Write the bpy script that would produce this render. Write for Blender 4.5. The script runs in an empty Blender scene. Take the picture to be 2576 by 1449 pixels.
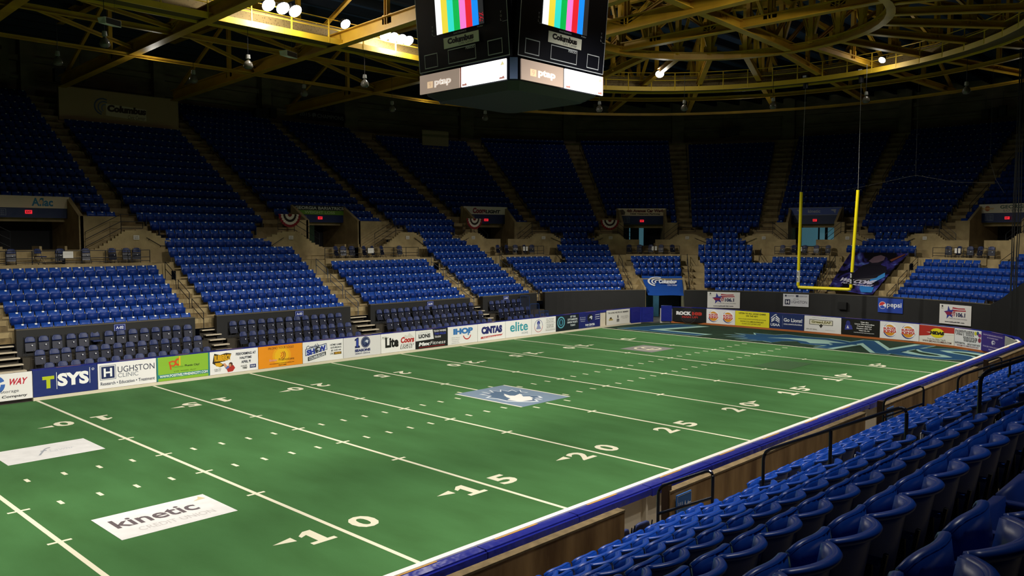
import bpy, math, random
import numpy as np
from mathutils import Vector, Matrix

random.seed(7)
rng = np.random.default_rng(7)
sc = bpy.context.scene
col = sc.collection

# ------------------------------------------------------------------ camera
W, H = 2576, 1449
CAM = Vector((-24.031, -22.931, 6.487))
YAW, PIT, ROL, FPX = 0.7624, -0.0616, 0.0010, 2066.8
cd = bpy.data.cameras.new('camera')
cd.sensor_width = 36.0
cd.lens = 36.0 * FPX / W
cd.clip_end = 400
cam = bpy.data.objects.new('camera', cd)
col.objects.link(cam)
_F = Vector((math.cos(YAW) * math.cos(PIT), math.sin(YAW) * math.cos(PIT), math.sin(PIT)))
_R = Vector((math.sin(YAW), -math.cos(YAW), 0))
_U = _R.cross(_F)
_R2 = _R * math.cos(ROL) + _U * math.sin(ROL)
_U2 = -_R * math.sin(ROL) + _U * math.cos(ROL)
cam.matrix_world = Matrix(((_R2.x, _U2.x, -_F.x, CAM.x), (_R2.y, _U2.y, -_F.y, CAM.y),
                           (_R2.z, _U2.z, -_F.z, CAM.z), (0, 0, 0, 1)))
sc.camera = cam


def project(x, y, z):
    d = Vector((x, y, z)) - CAM
    w = d.dot(_F)
    if w <= 0.1:
        return None
    return W / 2 + FPX * d.dot(_R2) / w, H / 2 - FPX * d.dot(_U2) / w, w


# ------------------------------------------------------------------ world, exposure, lights
wd = bpy.data.worlds.new('world')
sc.world = wd
wd.use_nodes = True
wd.node_tree.nodes['Background'].inputs[0].default_value = (0.35, 0.42, 0.6, 1)
wd.node_tree.nodes['Background'].inputs[1].default_value = 0.004
sc.view_settings.view_transform = 'Standard'
sc.view_settings.look = 'None'
sc.view_settings.gamma = 1.0
sc.view_settings.use_curve_mapping = False
sc.view_settings.exposure = 0.0


def spot(name, loc, aim, energy, angle, blend, color, size=0.25):
    l = bpy.data.lights.new(name, 'SPOT')
    l.energy = energy
    l.spot_size = math.radians(angle)
    l.spot_blend = blend
    l.color = color
    l.shadow_soft_size = size
    o = bpy.data.objects.new(name, l)
    o.location = loc
    d = Vector(aim) - Vector(loc)
    o.rotation_euler = d.to_track_quat('-Z', 'Y').to_euler()
    col.objects.link(o)
    return o


LAMP_COL = (1.0, 0.95, 0.86)
SPOT_E = 3600
# lamps of the two long catwalks and of the far end of the ring catwalk, aimed at the field; added fill spots follow
for (x, y, z, ax, ay, e, cone) in [
        (-24, 14.2, 17.0, -24, 9, 1.84, 56),
        (-24, -15.0, 17.0, -24, -11, 1.24, 56),
        (-24, -15.0, 17.0, -24, 9, 1.1, 54),
        (-24, -15.0, 17.0, -22, 6, 3.8, 64),
        (-15, -15.0, 17.0, -15, -11, 2.96, 76),
        (-15, -15.0, 17.0, -15, 8, 4.2, 54),
        (-6, -15.0, 17.0, -6, -11, 1.5, 76),
        (-6, -15.0, 17.0, -6, 8, 5.0, 54),
        (3, -15.0, 17.0, 3, -11, 2.17, 76),
        (3, -15.0, 17.0, 3, 7, 4.2, 60),
        (12, -15.0, 17.0, 12, -11, 1.98, 56),
        (12, -15.0, 17.0, 12, 8, 4.6, 54),
        (21, -13.6, 16.3, 21, -11, 2.31, 76),
        (21, -13.6, 16.3, 21, 9, 2.6, 54),
        (21, -13.6, 16.3, 20, 7, 2.4, 60),
        (12, -14.5, 17, 30, -8, 1.4, 60),
        (22, 0, 17, 36, -8, 1.95, 60),
        (12, 14.2, 17, 30, 8, 3.06, 60),
        (-16, -20, 17.5, -17, -16, .62, 80),  # from here fill spots added over the near stand, off the catwalks
        (-6, -22, 17.5, -6, -15.5, .75, 76),
        (6, -22, 17.5, 6, -15.5, .7, 72),
        (-9.0, -14.6, 16.8, 6, 2, -1.6, 76),
        (6.0, -14.6, 16.8, 16, 2, -2.2, 76)]:
    if e > 0:
        spot('floodlight_beam', (x, y, z), (ax, ay, 0), SPOT_E * e, cone, 0.85, LAMP_COL)
    else:   # added uplights that brighten only the roof steel and ceiling
        o_ = spot('roof_fill_uplight', (x, y, z), (ax, ay, 29), -SPOT_E * .55 * e, cone, 0.5, LAMP_COL)
for (x, y, z, e) in [(-2.2, 14.1, 17.6, 900), (5.8, 14.7, 17.5, 900), (23.0, 8.1, 17.1, 80), (28.4, -3.9, 17.1, 60), (-4, 24, 16.0, 50), (16, 24, 16.0, 45), (34, 8, 15.5, 35), (36, -10, 15.5, 30)]:  # spill at the lamp clusters, then dim fill points added for the upper bowl
    l = bpy.data.lights.new('flood_spill_and_fill', 'POINT')
    l.energy = e
    l.color = LAMP_COL
    l.shadow_soft_size = .3
    o = bpy.data.objects.new('flood_spill_and_fill', l)
    o.location = (x, y, z)
    col.objects.link(o)

# ------------------------------------------------------------------ helpers


def lin(c):
    if isinstance(c, str):
        c = c.lstrip('#')
        c = [int(c[i:i + 2], 16) / 255 for i in (0, 2, 4)]
    return tuple(((v + 0.055) / 1.055) ** 2.4 if v > 0.04045 else v / 12.92 for v in c)


_mats = {}


def mat(name, c, rough=0.6, metal=0.0, emit=0.0, var=0.0, scale=6.0, bump=0.0, bscale=20.0, spec=0.5, c2=None, stretch=None):
    key = (name, str(c), rough, emit, var, bump)
    if key in _mats:
        return _mats[key]
    m = bpy.data.materials.new(name)
    m.use_nodes = True
    nt = m.node_tree
    b = nt.nodes['Principled BSDF']
    base = lin(c)
    b.inputs['Base Color'].default_value = (*base, 1)
    b.inputs['Roughness'].default_value = rough
    b.inputs['Metallic'].default_value = metal
    b.inputs['Specular IOR Level'].default_value = spec
    if emit:
        b.inputs['Emission Color'].default_value = (*base, 1)
        b.inputs['Emission Strength'].default_value = emit
    if var or c2 or bump:
        tc = nt.nodes.new('ShaderNodeTexCoord')
        mp = nt.nodes.new('ShaderNodeMapping')
        nt.links.new(tc.outputs['Object'], mp.inputs[0])
        if stretch:
            mp.inputs['Scale'].default_value = stretch
    if var or c2:
        n = nt.nodes.new('ShaderNodeTexNoise')
        n.inputs['Scale'].default_value = scale
        n.inputs['Detail'].default_value = 5
        nt.links.new(mp.outputs[0], n.inputs['Vector'])
        r = nt.nodes.new('ShaderNodeValToRGB')
        r.color_ramp.elements[0].position = 0.3
        r.color_ramp.elements[1].position = 0.7
        lo = lin(c2) if c2 else tuple(v * (1 - var) for v in base)
        hi = base if c2 else tuple(min(1, v * (1 + var)) for v in base)
        r.color_ramp.elements[0].color = (*lo, 1)
        r.color_ramp.elements[1].color = (*hi, 1)
        nt.links.new(n.outputs['Fac'], r.inputs[0])
        nt.links.new(r.outputs[0], b.inputs['Base Color'])
    if bump:
        n2 = nt.nodes.new('ShaderNodeTexNoise')
        n2.inputs['Scale'].default_value = bscale
        nt.links.new(mp.outputs[0], n2.inputs['Vector'])
        bp = nt.nodes.new('ShaderNodeBump')
        bp.inputs['Strength'].default_value = bump
        bp.inputs['Distance'].default_value = 0.05
        nt.links.new(n2.outputs['Fac'], bp.inputs['Height'])
        nt.links.new(bp.outputs[0], b.inputs['Normal'])
    _mats[key] = m
    return m


def tag(o, label=None, cat=None, group=None, kind=None):
    if label:
        o['label'] = label
    if cat:
        o['category'] = cat
    if group:
        o['group'] = group
    if kind:
        o['kind'] = kind
    return o


def empty(name, loc=(0, 0, 0), rz=0.0):
    o = bpy.data.objects.new(name, None)
    o.empty_display_size = 0.2
    o.location = loc
    o.rotation_euler = (0, 0, rz)
    col.objects.link(o)
    return o


class MB:
    """collects shapes; build() links them as one mesh object"""

    def __init__(s):
        s.v, s.f, s.m, s.k = [], [], [], 0
        s.xf = None

    def add(s, vs, fs, mi=None):
        b = len(s.v)
        if s.xf is not None:
            vs = [s.xf @ Vector(v) for v in vs]
        s.v += [tuple(v) for v in vs]
        s.f += [tuple(i + b for i in f) for f in fs]
        s.m += [s.k if mi is None else mi] * len(fs)

    def box(s, x0, x1, y0, y1, z0, z1):
        s.add([(x, y, z) for z in (z0, z1) for y in (y0, y1) for x in (x0, x1)],
              [(0, 2, 3, 1), (4, 5, 7, 6), (0, 1, 5, 4), (2, 6, 7, 3), (0, 4, 6, 2), (1, 3, 7, 5)])

    def hexa(s, p):  # 4 bottom + 4 top points, same winding
        s.add(p, [(3, 2, 1, 0), (4, 5, 6, 7), (0, 1, 5, 4), (1, 2, 6, 5), (2, 3, 7, 6), (3, 0, 4, 7)])

    def beam(s, a, b, w, h, up=(0, 0, 1)):
        a, b = Vector(a), Vector(b)
        d = (b - a).normalized()
        u = Vector(up)
        if abs(d.dot(u)) > 0.98:
            u = Vector((1, 0, 0))
        r = d.cross(u).normalized()
        u = r.cross(d).normalized()
        r, u = r * w / 2, u * h / 2
        s.hexa([a - r - u, a + r - u, a + r + u, a - r + u, b - r - u, b + r - u, b + r + u, b - r + u])

    def ibeam(s, a, b, w, h, t=0.03, up=(0, 0, 1)):
        a, b = Vector(a), Vector(b)
        d = (b - a).normalized()
        u = Vector(up)
        if abs(d.dot(u)) > 0.98:
            u = Vector((1, 0, 0))
        r = d.cross(u).normalized()
        u = r.cross(d).normalized()
        s.beam(a + u * (h / 2 - t / 2), b + u * (h / 2 - t / 2), w, t, up)
        s.beam(a - u * (h / 2 - t / 2), b - u * (h / 2 - t / 2), w, t, up)
        s.beam(a, b, t, h - 2 * t, up)

    def tube(s, pts, r, n=8, cap=True):
        pts = [Vector(p) for p in pts]
        vs, fs = [], []
        for i, p in enumerate(pts):
            if i == 0:
                d = pts[1] - p
            elif i == len(pts) - 1:
                d = p - pts[-2]
            else:
                d = (pts[i + 1] - p).normalized() + (p - pts[i - 1]).normalized()
            d.normalize()
            a = Vector((0, 0, 1)) if abs(d.z) < 0.9 else Vector((1, 0, 0))
            x = d.cross(a).normalized()
            y = d.cross(x)
            for k in range(n):
                t = 2 * math.pi * k / n
                vs.append(p + (x * math.cos(t) + y * math.sin(t)) * r)
        for i in range(len(pts) - 1):
            for k in range(n):
                a, b = i * n + k, i * n + (k + 1) % n
                fs.append((a, b, b + n, a + n))
        if cap:
            fs.append(tuple(range(n - 1, -1, -1)))
            fs.append(tuple(range(len(pts) * n - n, len(pts) * n)))
        s.add(vs, fs)

    def sweep(s, pts, nrm, prof):
        """sweep a closed profile [(a,b)] (a along the side normal, b up) along pts"""
        vs, n = [], len(prof)
        for p, q in zip(pts, nrm):
            for a_, b_ in prof:
                vs.append(p + q * a_ + Vector((0, 0, b_)))
        fs = []
        for i in range(len(pts) - 1):
            for k in range(n):
                k2 = (k + 1) % n
                fs.append((i * n + k, i * n + k2, (i + 1) * n + k2, (i + 1) * n + k))
        fs += [tuple(range(n - 1, -1, -1)), tuple(range(len(pts) * n - n, len(pts) * n))]
        s.add(vs, fs)

    def lathe(s, prof, n=16, c=(0, 0, 0)):
        vs = [(c[0] + r * math.cos(2 * math.pi * k / n), c[1] + r * math.sin(2 * math.pi * k / n), c[2] + z)
              for r, z in prof for k in range(n)]
        fs = [(i * n + k, i * n + (k + 1) % n, (i + 1) * n + (k + 1) % n, (i + 1) * n + k)
              for i in range(len(prof) - 1) for k in range(n)]
        s.add(vs, fs)

    def shell(s, fn, nu, nv, t):
        """closed shell of thickness t over the surface fn(u,v), u in -1..1, v in 0..1"""
        P = [[Vector(fn(-1 + 2 * i / nu, j / nv)) for i in range(nu + 1)] for j in range(nv + 1)]
        N = []
        for j in range(nv + 1):
            row = []
            for i in range(nu + 1):
                du = P[j][min(i + 1, nu)] - P[j][max(i - 1, 0)]
                dv = P[min(j + 1, nv)][i] - P[max(j - 1, 0)][i]
                row.append(du.cross(dv).normalized())
            N.append(row)
        vs = [P[j][i] for j in range(nv + 1) for i in range(nu + 1)]
        vs += [P[j][i] + N[j][i] * (-t) for j in range(nv + 1) for i in range(nu + 1)]
        o = (nu + 1) * (nv + 1)
        ix = lambda i, j: j * (nu + 1) + i
        fs = []
        for j in range(nv):
            for i in range(nu):
                a, b, c, d = ix(i, j), ix(i + 1, j), ix(i + 1, j + 1), ix(i, j + 1)
                fs += [(a, b, c, d), (d + o, c + o, b + o, a + o)]
        for i in range(nu):
            fs += [(ix(i, 0), ix(i, 0) + o, ix(i + 1, 0) + o, ix(i + 1, 0)),
                   (ix(i, nv), ix(i + 1, nv), ix(i + 1, nv) + o, ix(i, nv) + o)]
        for j in range(nv):
            fs += [(ix(0, j), ix(0, j + 1), ix(0, j + 1) + o, ix(0, j) + o),
                   (ix(nu, j), ix(nu, j) + o, ix(nu, j + 1) + o, ix(nu, j + 1))]
        s.add(vs, fs)

    def mesh(s, name, mats, smooth=False, bevel=0):
        me = bpy.data.meshes.new(name)
        me.from_pydata(s.v, [], s.f)
        ms = mats if isinstance(mats, (list, tuple)) else [mats]
        for m in ms:
            me.materials.append(m)
        me.polygons.foreach_set('material_index', s.m)
        if smooth:
            me.polygons.foreach_set('use_smooth', [True] * len(s.f))
        me.update()
        return me

    def build(s, name, mats, parent=None, smooth=False, loc=None, rz=0.0):
        me = s.mesh(name, mats, smooth)
        o = bpy.data.objects.new(name, me)
        col.objects.link(o)
        if parent is not None:
            o.parent = parent
        if loc is not None:
            o.location = loc
            o.rotation_euler = (0, 0, rz)
        if smooth == 'auto':
            pass
        return o


def copy_tree(o, parent=None):
    c = o.copy()
    col.objects.link(c)
    c.parent = parent
    for ch in list(kids.get(o.name, o.children)):
        copy_tree(ch, c)
    return c


kids = {}

# ---- printed artwork: text, rectangles, ellipses, polygons in the plane of a sheet
_txt = {}


def text_geo(body, bold=0.0):
    key = (body, bold)
    if key in _txt:
        return _txt[key]
    cu = bpy.data.curves.new('lettering', 'FONT')
    cu.body = body
    cu.offset = bold
    cu.resolution_u = 3
    ob = bpy.data.objects.new('lettering', cu)
    me = ob.to_mesh()
    v = np.array([p.co[:2] for p in me.vertices]) if len(me.vertices) else np.zeros((0, 2))
    f = [tuple(p.vertices) for p in me.polygons]
    ob.to_mesh_clear()
    bpy.data.objects.remove(ob)
    bpy.data.curves.remove(cu)
    if len(v):
        lo, hi = v.min(0), v.max(0)
        v = (v - lo) / np.maximum(hi - lo, 1e-6)
    _txt[key] = (v, f)
    return _txt[key]


def flat(c, rough=0.45, emit=0.0):
    return mat('print_' + str(c).lstrip('#'), c, rough, emit=emit)


def art(parent, w, h, items, front=0.008, names=('lettering', 'logo'), emit=0.0, rough=0.45):
    """items are in 0..1 sheet coordinates, lower left origin; sheet lies in local XZ facing -Y"""
    groups = {0: [MB(), []], 1: [MB(), []]}
    for i, it in enumerate(items):
        kind, c = it[0], it[-1]
        g = groups[0 if kind == 'T' else 1]
        if c not in g[1]:
            g[1].append(c)
        g[0].k = g[1].index(c)
        off = -(front + 0.0012 * i)
        if kind == 'T':
            body, x0, y0, x1, y1 = it[1:6]
            opt = it[6] if len(it) > 7 else {}
            v, f = text_geo(body, opt.get('b', 0.0))
            sh = opt.get('s', 0.0)
            cx, cy = (x0 + x1) / 2 * w, (y0 + y1) / 2 * h
            a = math.radians(opt.get('r', 0))
            vs = []
            for p in v:
                X = (x0 + (x1 - x0) * p[0]) * w + sh * (p[1] - .5) * (y1 - y0) * h
                Z = (y0 + (y1 - y0) * p[1]) * h
                dx, dz = X - cx, Z - cy
                vs.append((cx + dx * math.cos(a) - dz * math.sin(a), off, cy + dx * math.sin(a) + dz * math.cos(a)))
            g[0].add(vs, f)
        elif kind == 'R':
            x0, y0, x1, y1 = it[1:5]
            g[0].add([(x0 * w, off, y0 * h), (x1 * w, off, y0 * h), (x1 * w, off, y1 * h), (x0 * w, off, y1 * h)], [(0, 1, 2, 3)])
        elif kind == 'E':  # centre, radii in fractions of height
            cx, cy, rx, ry = it[1:5]
            n = 28
            g[0].add([(cx * w + rx * h * math.cos(2 * math.pi * k / n), off, cy * h + ry * h * math.sin(2 * math.pi * k / n))
                      for k in range(n)], [tuple(range(n))])
        elif kind == 'A':  # arc band: cx, cy, r0, r1, a0, a1 (radii in height fractions)
            cx, cy, r0, r1, a0, a1 = it[1:7]
            n = 18
            vs = []
            for k in range(n + 1):
                a = math.radians(a0 + (a1 - a0) * k / n)
                for r in (r0, r1):
                    vs.append((cx * w + r * h * math.cos(a), off, cy * h + r * h * math.sin(a)))
            g[0].add(vs, [(2 * k, 2 * k + 1, 2 * k + 3, 2 * k + 2) for k in range(n)])
        elif kind == 'P':
            pts = it[1]
            tri = tess([(p[0], p[1]) for p in pts])
            g[0].add([(p[0] * w, off, p[1] * h) for p in pts], tri)
    out = []
    for j in (0, 1):
        if groups[j][0].v:
            ms = [flat(c, rough, emit) if isinstance(c, str) else c for c in groups[j][1]]
            out.append(groups[j][0].build(names[j], ms, parent))
    return out


def tess(pts):
    from mathutils.geometry import tessellate_polygon
    return [tuple(t) for t in tessellate_polygon([[Vector((p[0], p[1], 0)) for p in pts]])]


# lion head profile looking right, in a 0..1 box
LION = [(.30, .02), (.36, .2), (.22, .12), (.26, .28), (.10, .26), (.2, .4), (.02, .44), (.16, .54), (.04, .66), (.2, .68),
        (.14, .84), (.32, .82), (.36, .98), (.52, .92), (.7, .95), (.84, .84), (.96, .7), (1.0, .58), (.9, .5), (.96, .42),
        (.84, .40), (.88, .30), (.78, .22), (.66, .28), (.6, .42), (.52, .3), (.5, .1), (.42, .16)]
MUZZLE = [(.55, .72), (.72, .78), (.92, .62), (.8, .56), (.86, .44), (.72, .34), (.66, .46), (.5, .56), (.34, .5), (.46, .64)]


def lion(x0, y0, x1, y1, c, c2=None, flip=False):
    f = (lambda p: (x1 - (x1 - x0) * p[0], y0 + (y1 - y0) * p[1])) if flip else \
        (lambda p: (x0 + (x1 - x0) * p[0], y0 + (y1 - y0) * p[1]))
    r = [('P', [f(p) for p in LION], c)]
    if c2:
        r.append(('P', [f(p) for p in MUZZLE], c2))
    return r


def sheet(name, p0, p1, z0, z1, color, items, label, cat='banner', group=None, thick=0.02, tilt=None, rough=0.42, bump=0.25,
          emit=0.0, aemit=0.0):
    """a hanging or fixed printed sheet between plan points p0 (left) and p1 (right)"""
    p0, p1 = Vector((*p0, 0)), Vector((*p1, 0))
    d = p1 - p0
    w, h = d.length, z1 - z0
    o = None
    b = MB()
    n = max(2, int(w / 0.3))
    b.box(0, w, -thick / 2, thick / 2, 0, h)
    o = b.build(name, mat('vinyl_' + color.lstrip('#'), color, rough, emit=emit, bump=bump, bscale=2.5))
    o.location = (p0.x, p0.y, z0)
    o.rotation_euler = (tilt or 0, 0, math.atan2(d.y, d.x))
    tag(o, label, cat, group)
    if items:
        art(o, w, h, items, front=thick / 2 + .003, emit=aemit, rough=rough)
    return o


# ------------------------------------------------------------------ materials
CONC = mat('concrete', '#b09c70', 0.85, c2='#8a7955', scale=1.3, bump=0.2, bscale=8)
CONC_DK = mat('stair_concrete', '#8f7a52', 0.9, c2='#5c4e34', scale=2.2, bump=0.2)
CONC_ST = mat('stained_concrete', '#b3905f', 0.85, c2='#6b4e2c', scale=1.6, stretch=(1.6, 1, 0.35), bump=0.3, bscale=6)
STEEL = mat('yellow_steel', '#c49a26', 0.5, c2='#a87f1c', scale=0.8)
RAIL = mat('dark_rail_paint', '#15181f', 0.45)
RAILB = mat('navy_rail_paint', '#0d1426', 0.3)
SEAT = mat('blue_seat_plastic', '#0b3f9e', 0.34, var=0.12, scale=3, spec=0.5)
SEATD = mat('blue_seat_pan_plastic', '#093486', 0.38, spec=0.5)
NAVY = mat('navy_vinyl_pad', '#24315f', 0.5, bump=0.1)
NAVYD = mat('navy_seat_vinyl', '#10162e', 0.4)
FSEAT = mat('blue_seat_back', '#1a459c', 0.36, spec=.6)
FPAN = mat('shade_blue_seat_pan', '#082d7c', 0.5, spec=.3)  # pan blue darkened to paint its shade under the overhead light
PLATE = mat('white_plate', '#f4f6fa', 0.35)
BLK = mat('black_wall_paint', '#1b1b1a', 0.6, var=0.15, scale=1.2)
PADB = mat('blue_vinyl_padding', '#1c2480', 0.28, bump=0.6, bscale=3.5)
WHITE = mat('white_plastic', '#f2ede4', 0.4)
DKBLUE = mat('dark_blue_paint', '#12203f', 0.5)

# ------------------------------------------------------------------ bowl geometry
XE, EA, EB = 20.0, 15.2, 17.85
_t = np.linspace(0, np.pi, 2001)
_ex, _ey = XE + EA * np.sin(_t), EB * np.cos(_t)
_ss = np.concatenate([[0], np.cumsum(np.hypot(np.diff(_ex), np.diff(_ey)))])


def base(s):
    if s <= XE:
        return s, EB, 0.0, 1.0
    t = float(np.interp(s - XE, _ss, _t))
    n = np.array([EB * math.sin(t), EA * math.cos(t)])
    n /= np.hypot(*n)
    return XE + EA * math.sin(t), EB * math.cos(t), float(n[0]), float(n[1])


def bw(s, d, z):
    x, y, nx, ny = base(s)
    return (x + nx * d, y + ny * d, z)


def brot(s):
    _, _, nx, ny = base(s)
    return math.atan2(ny, nx) - math.pi / 2


ZK = [2.61 + .467 * k for k in range(8)] + [5.88 + .513 * (k - 7) for k in range(8, 13)] + [8.445 + .56 * (k - 12) for k in range(13, 32)]
DK = [.785 * k for k in range(8)] + [5.48 + 1.0 * (k - 7) for k in range(8, 13)] + [10.48 + .975 * (k - 12) for k in range(13, 32)]
FL = [z - .80 for z in ZK]
RS = [-.27] + [d - .72 for d in DK[1:]]
S_MIN, S_MAX = -16.0, 60.0

# portals: name, centre, sign half width (in s), slab span, gap, profile of the stepped front wall
PORT = [
    dict(n='aflac', c=-9.45, h=1.98, slab=(-15.9, -4.05), gap=(-10.0, -8.9), zs=0.0,
         prof=[(-15.9, 6.1), (-15.2, 6.5), (-14.4, 6.85), (-13.2, 6.85), (-12.4, 6.3), (-11.6, 5.8), (-7.4, 5.8), (-6.5, 6.35), (-5.8, 6.85), (-4.6, 6.9), (-3.8, 6.5), (-3.0, 6.1)]),
    dict(n='gb', c=9.4, h=2.0, slab=(4.15, 15.2), gap=(8.9, 9.9), zs=0.0,
         prof=[(2.2, 6.1), (2.9, 6.44), (4.0, 6.85), (5.2, 6.85), (6.15, 6.18), (7.0, 5.8), (11.8, 5.8), (12.65, 6.2), (13.6, 6.85), (14.9, 6.85), (15.6, 6.5), (16.2, 6.1)]),
    dict(n='coors', c=23.07, h=1.08, slab=(20.3, 25.85), gap=(22.45, 22.95), zs=.34,
         prof=[(19.2, 6.1), (20.2, 6.85), (20.95, 6.85), (21.5, 6.36), (24.25, 6.36), (24.7, 6.82), (25.75, 6.82), (26.6, 6.1)]),
    dict(n='carwash', c=31.72, h=1.18, slab=(29.1, 34.8), gap=(31.2, 32.2), zs=.34,
         prof=[(28.1, 6.1), (28.9, 6.8), (29.95, 6.8), (30.35, 6.31), (33.1, 6.31), (33.65, 6.78), (34.65, 6.78), (35.6, 6.1)]),
    dict(n='kinetic', c=41.32, h=1.28, slab=(38.4, 43.9), gap=(40.75, 41.95), zs=.3,
         prof=[(37.1, 6.1), (37.9, 6.6), (38.35, 6.82), (39.3, 6.82), (39.8, 6.33), (42.95, 6.33), (43.3, 6.82), (44.3, 6.82), (45.2, 6.1)]),
    dict(n='lottery', c=51.1, h=1.25, slab=(48.2, 53.6), gap=(50.6, 51.4), zs=.22,
         prof=[(46.7, 6.1), (47.6, 6.8), (48.8, 6.8), (49.3, 6.31), (52.7, 6.31), (53.2, 6.8), (54.3, 6.8), (55.2, 6.1)]),
]
D_SLAB, D_W, D_F = 4.55, 6.4, 8.76
Z_SLAB, Z_PLAT = 5.03, 5.75
OPEN_TOP = 7.62


def hole(k, s0, s1):
    m = (s0 + s1) / 2
    for p in PORT:
        if 6 <= k <= 7 and p['slab'][0] < m < p['slab'][1]:
            return True
        if 8 <= k <= 10 and p['prof'][0][0] < m < p['prof'][-1][0]:
            return True
        if k in (11, 12) and abs(m - p['c']) < p['h'] + .12:
            return True
    # tunnel under the blue drape
    if k <= 2 and 30.55 < m < 33.7:
        return True
    return False


# block edges (aisles between)
AISLES = [(-14.9, -13.2), (-5.15, -4.0), (4.3, 5.75), (14.0, 15.2), (20.75, 21.6), (25.15, 25.85), (29.2, 29.9), (33.65, 34.5),
          (38.3, 39.3), (43.2, 44.0), (48.15, 49.1), (53.3, 54.1)]
cuts = set([S_MIN, S_MAX, XE])
for p in PORT:
    for q in (p['slab'][0], p['slab'][1], p['prof'][0][0], p['prof'][-1][0], p['c'] - p['h'] - .12, p['c'] + p['h'] + .12):
        cuts.add(q)
for a in AISLES:
    cuts.update(a)
cuts.update((30.55, 33.7))
for s in np.arange(XE, S_MAX, .7):
    cuts.add(float(s))
cuts = sorted(c for c in cuts if S_MIN <= c <= S_MAX)
cuts = [c for i, c in enumerate(cuts) if i == 0 or c - cuts[i - 1] > 1e-3]

KT = 29
b = MB()
for k in range(0, KT):
    zf, zl = FL[k], (FL[k - 1] if k else 0.0)
    d0, d1 = RS[k], RS[k + 1]
    for s0, s1 in zip(cuts[:-1], cuts[1:]):
        if hole(k, s0, s1):
            continue
        b.add([bw(s0, d0, zf), bw(s1, d0, zf), bw(s1, d1, zf), bw(s0, d1, zf)], [(0, 1, 2, 3)])
        if k:
            b.add([bw(s0, d0, zl - .3 if hole(k - 1, s0, s1) else zl), bw(s1, d0, zl - .3 if hole(k - 1, s0, s1) else zl), bw(s1, d0, zf), bw(s0, d0, zf)], [(0, 1, 2, 3)])
tag(b.build('floor_stand_terraces', CONC), kind='structure')

# half steps in the aisles
b = MB()
for (a0, a1) in AISLES:
    for k in range(0, 27):
        if hole(k, a0, a1) or hole(k + 1, a0, a1):
            continue
        dm = (RS[k] + RS[k + 1]) / 2 + .02
        z0, z1 = FL[k], (FL[k] + FL[k + 1]) / 2
        for s0, s1 in ((a0 + .05, (a0 + a1) / 2), ((a0 + a1) / 2, a1 - .05)):
            b.hexa([bw(s0, dm, z0), bw(s1, dm, z0), bw(s1, RS[k + 1], z0), bw(s0, RS[k + 1], z0),
                    bw(s0, dm, z1), bw(s1, dm, z1), bw(s1, RS[k + 1], z1), bw(s0, RS[k + 1], z1)])
tag(b.build('floor_aisle_steps', CONC_DK), kind='structure')

# ------------------------------------------------------------------ arena floor, turf
b = MB()
b.box(-40, 60, -30, 30, -0.3, -0.02)
tag(b.build('floor', mat('arena_floor_concrete', '#5c574e', 0.8, var=.2, scale=1.5)), kind='structure')

turf_m = mat('green_turf', '#4c7a48', 0.95, c2='#436c3d', scale=1.1, stretch=(1.0, .35, 1), bump=.15, bscale=60, spec=.1)
b = MB()
b.box(-30, 22.86, -13.0, 13.0, -0.02, 0.0)
turf = b.build('turf_carpet', turf_m)
tag(turf, 'green artificial turf carpet with white yard lines inside the boards', 'turf')
LINE = mat('turf_white_paint', '#f0ead0', 0.8, spec=.2)
ED = mat('dark_green_turf', '#26382b', 0.95, var=.2, scale=2, spec=.1)
b = MB()
pts = [(22.86, -13.0), (25.3, -12.6), (27.4, -10.8), (28.9, -8.3), (29.6, -6), (29.95, -3), (30.2, 1), (30.25, 6), (30.1, 9.3), (29.6, 10.9), (28.6, 12.0), (27.2, 12.7), (25.3, 12.95), (22.86, 13.0)]
b.add([(x, y, -.001) for x, y in pts] + [(x, y, -.02) for x, y in pts],
      [tuple(range(len(pts)))] + [(i, (i + 1) % len(pts), (i + 1) % len(pts) + len(pts), i + len(pts)) for i in range(len(pts))])
tag(b.build('end_zone_carpet', ED, turf), 'dark green end zone carpet')
YD = 4.572
for i in range(-5, 5 + 1):
    x = i * YD
    b = MB()
    wl = .055 if abs(i) < 5 else .06
    y0 = -12.9
    spans = [(-12.9, 12.9)] if i else [(-12.9, -1.85), (2.05, 12.9)]
    for a0, a1 in spans:
        b.box(x - wl, x + wl, a0, a1, 0, .003)
    if abs(i) < 5:
        for y in (-4.12, -1.30, 1.30, 4.12):
            if i == 0 and abs(y) < 2:
                continue
            b.box(x - .24, x + .24, y - .045, y + .045, 0, .0035)
    b.build('yard_line', LINE, turf)
for i in range(-25, 25):
    if i % 5 == 0:
        continue
    for y in (-1.30, 1.30):
        x = i * .9144
        if abs(i) <= 1:
            y = math.copysign(2.15, y)
        b = MB()
        b.box(x - .05, x + .05, y - .16, y + .16, 0, .003)
        b.build('hash_mark', LINE, turf)


def decal_text(body, cx, cy, w, h, rot, parent, name='yard_number', z=.003, m=LINE, bold=.035):
    v, f = text_geo(body, bold)
    c, s = math.cos(rot), math.sin(rot)
    bb = MB()
    vs = []
    for p in v:
        X, Y = (p[0] - .5) * w, (p[1] - .5) * h
        vs.append((cx + X * c - Y * s, cy + X * s + Y * c, z))
    bb.add(vs, f)
    return bb.build(name, m, parent)


one_v = [(-.30, -.42), (.30, -.42), (.30, -.28), (.13, -.28), (.13, .42), (-.06, .42), (-.26, .24), (-.26, .12), (-.1, .2), (-.1, -.28), (-.30, -.28)]


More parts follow.
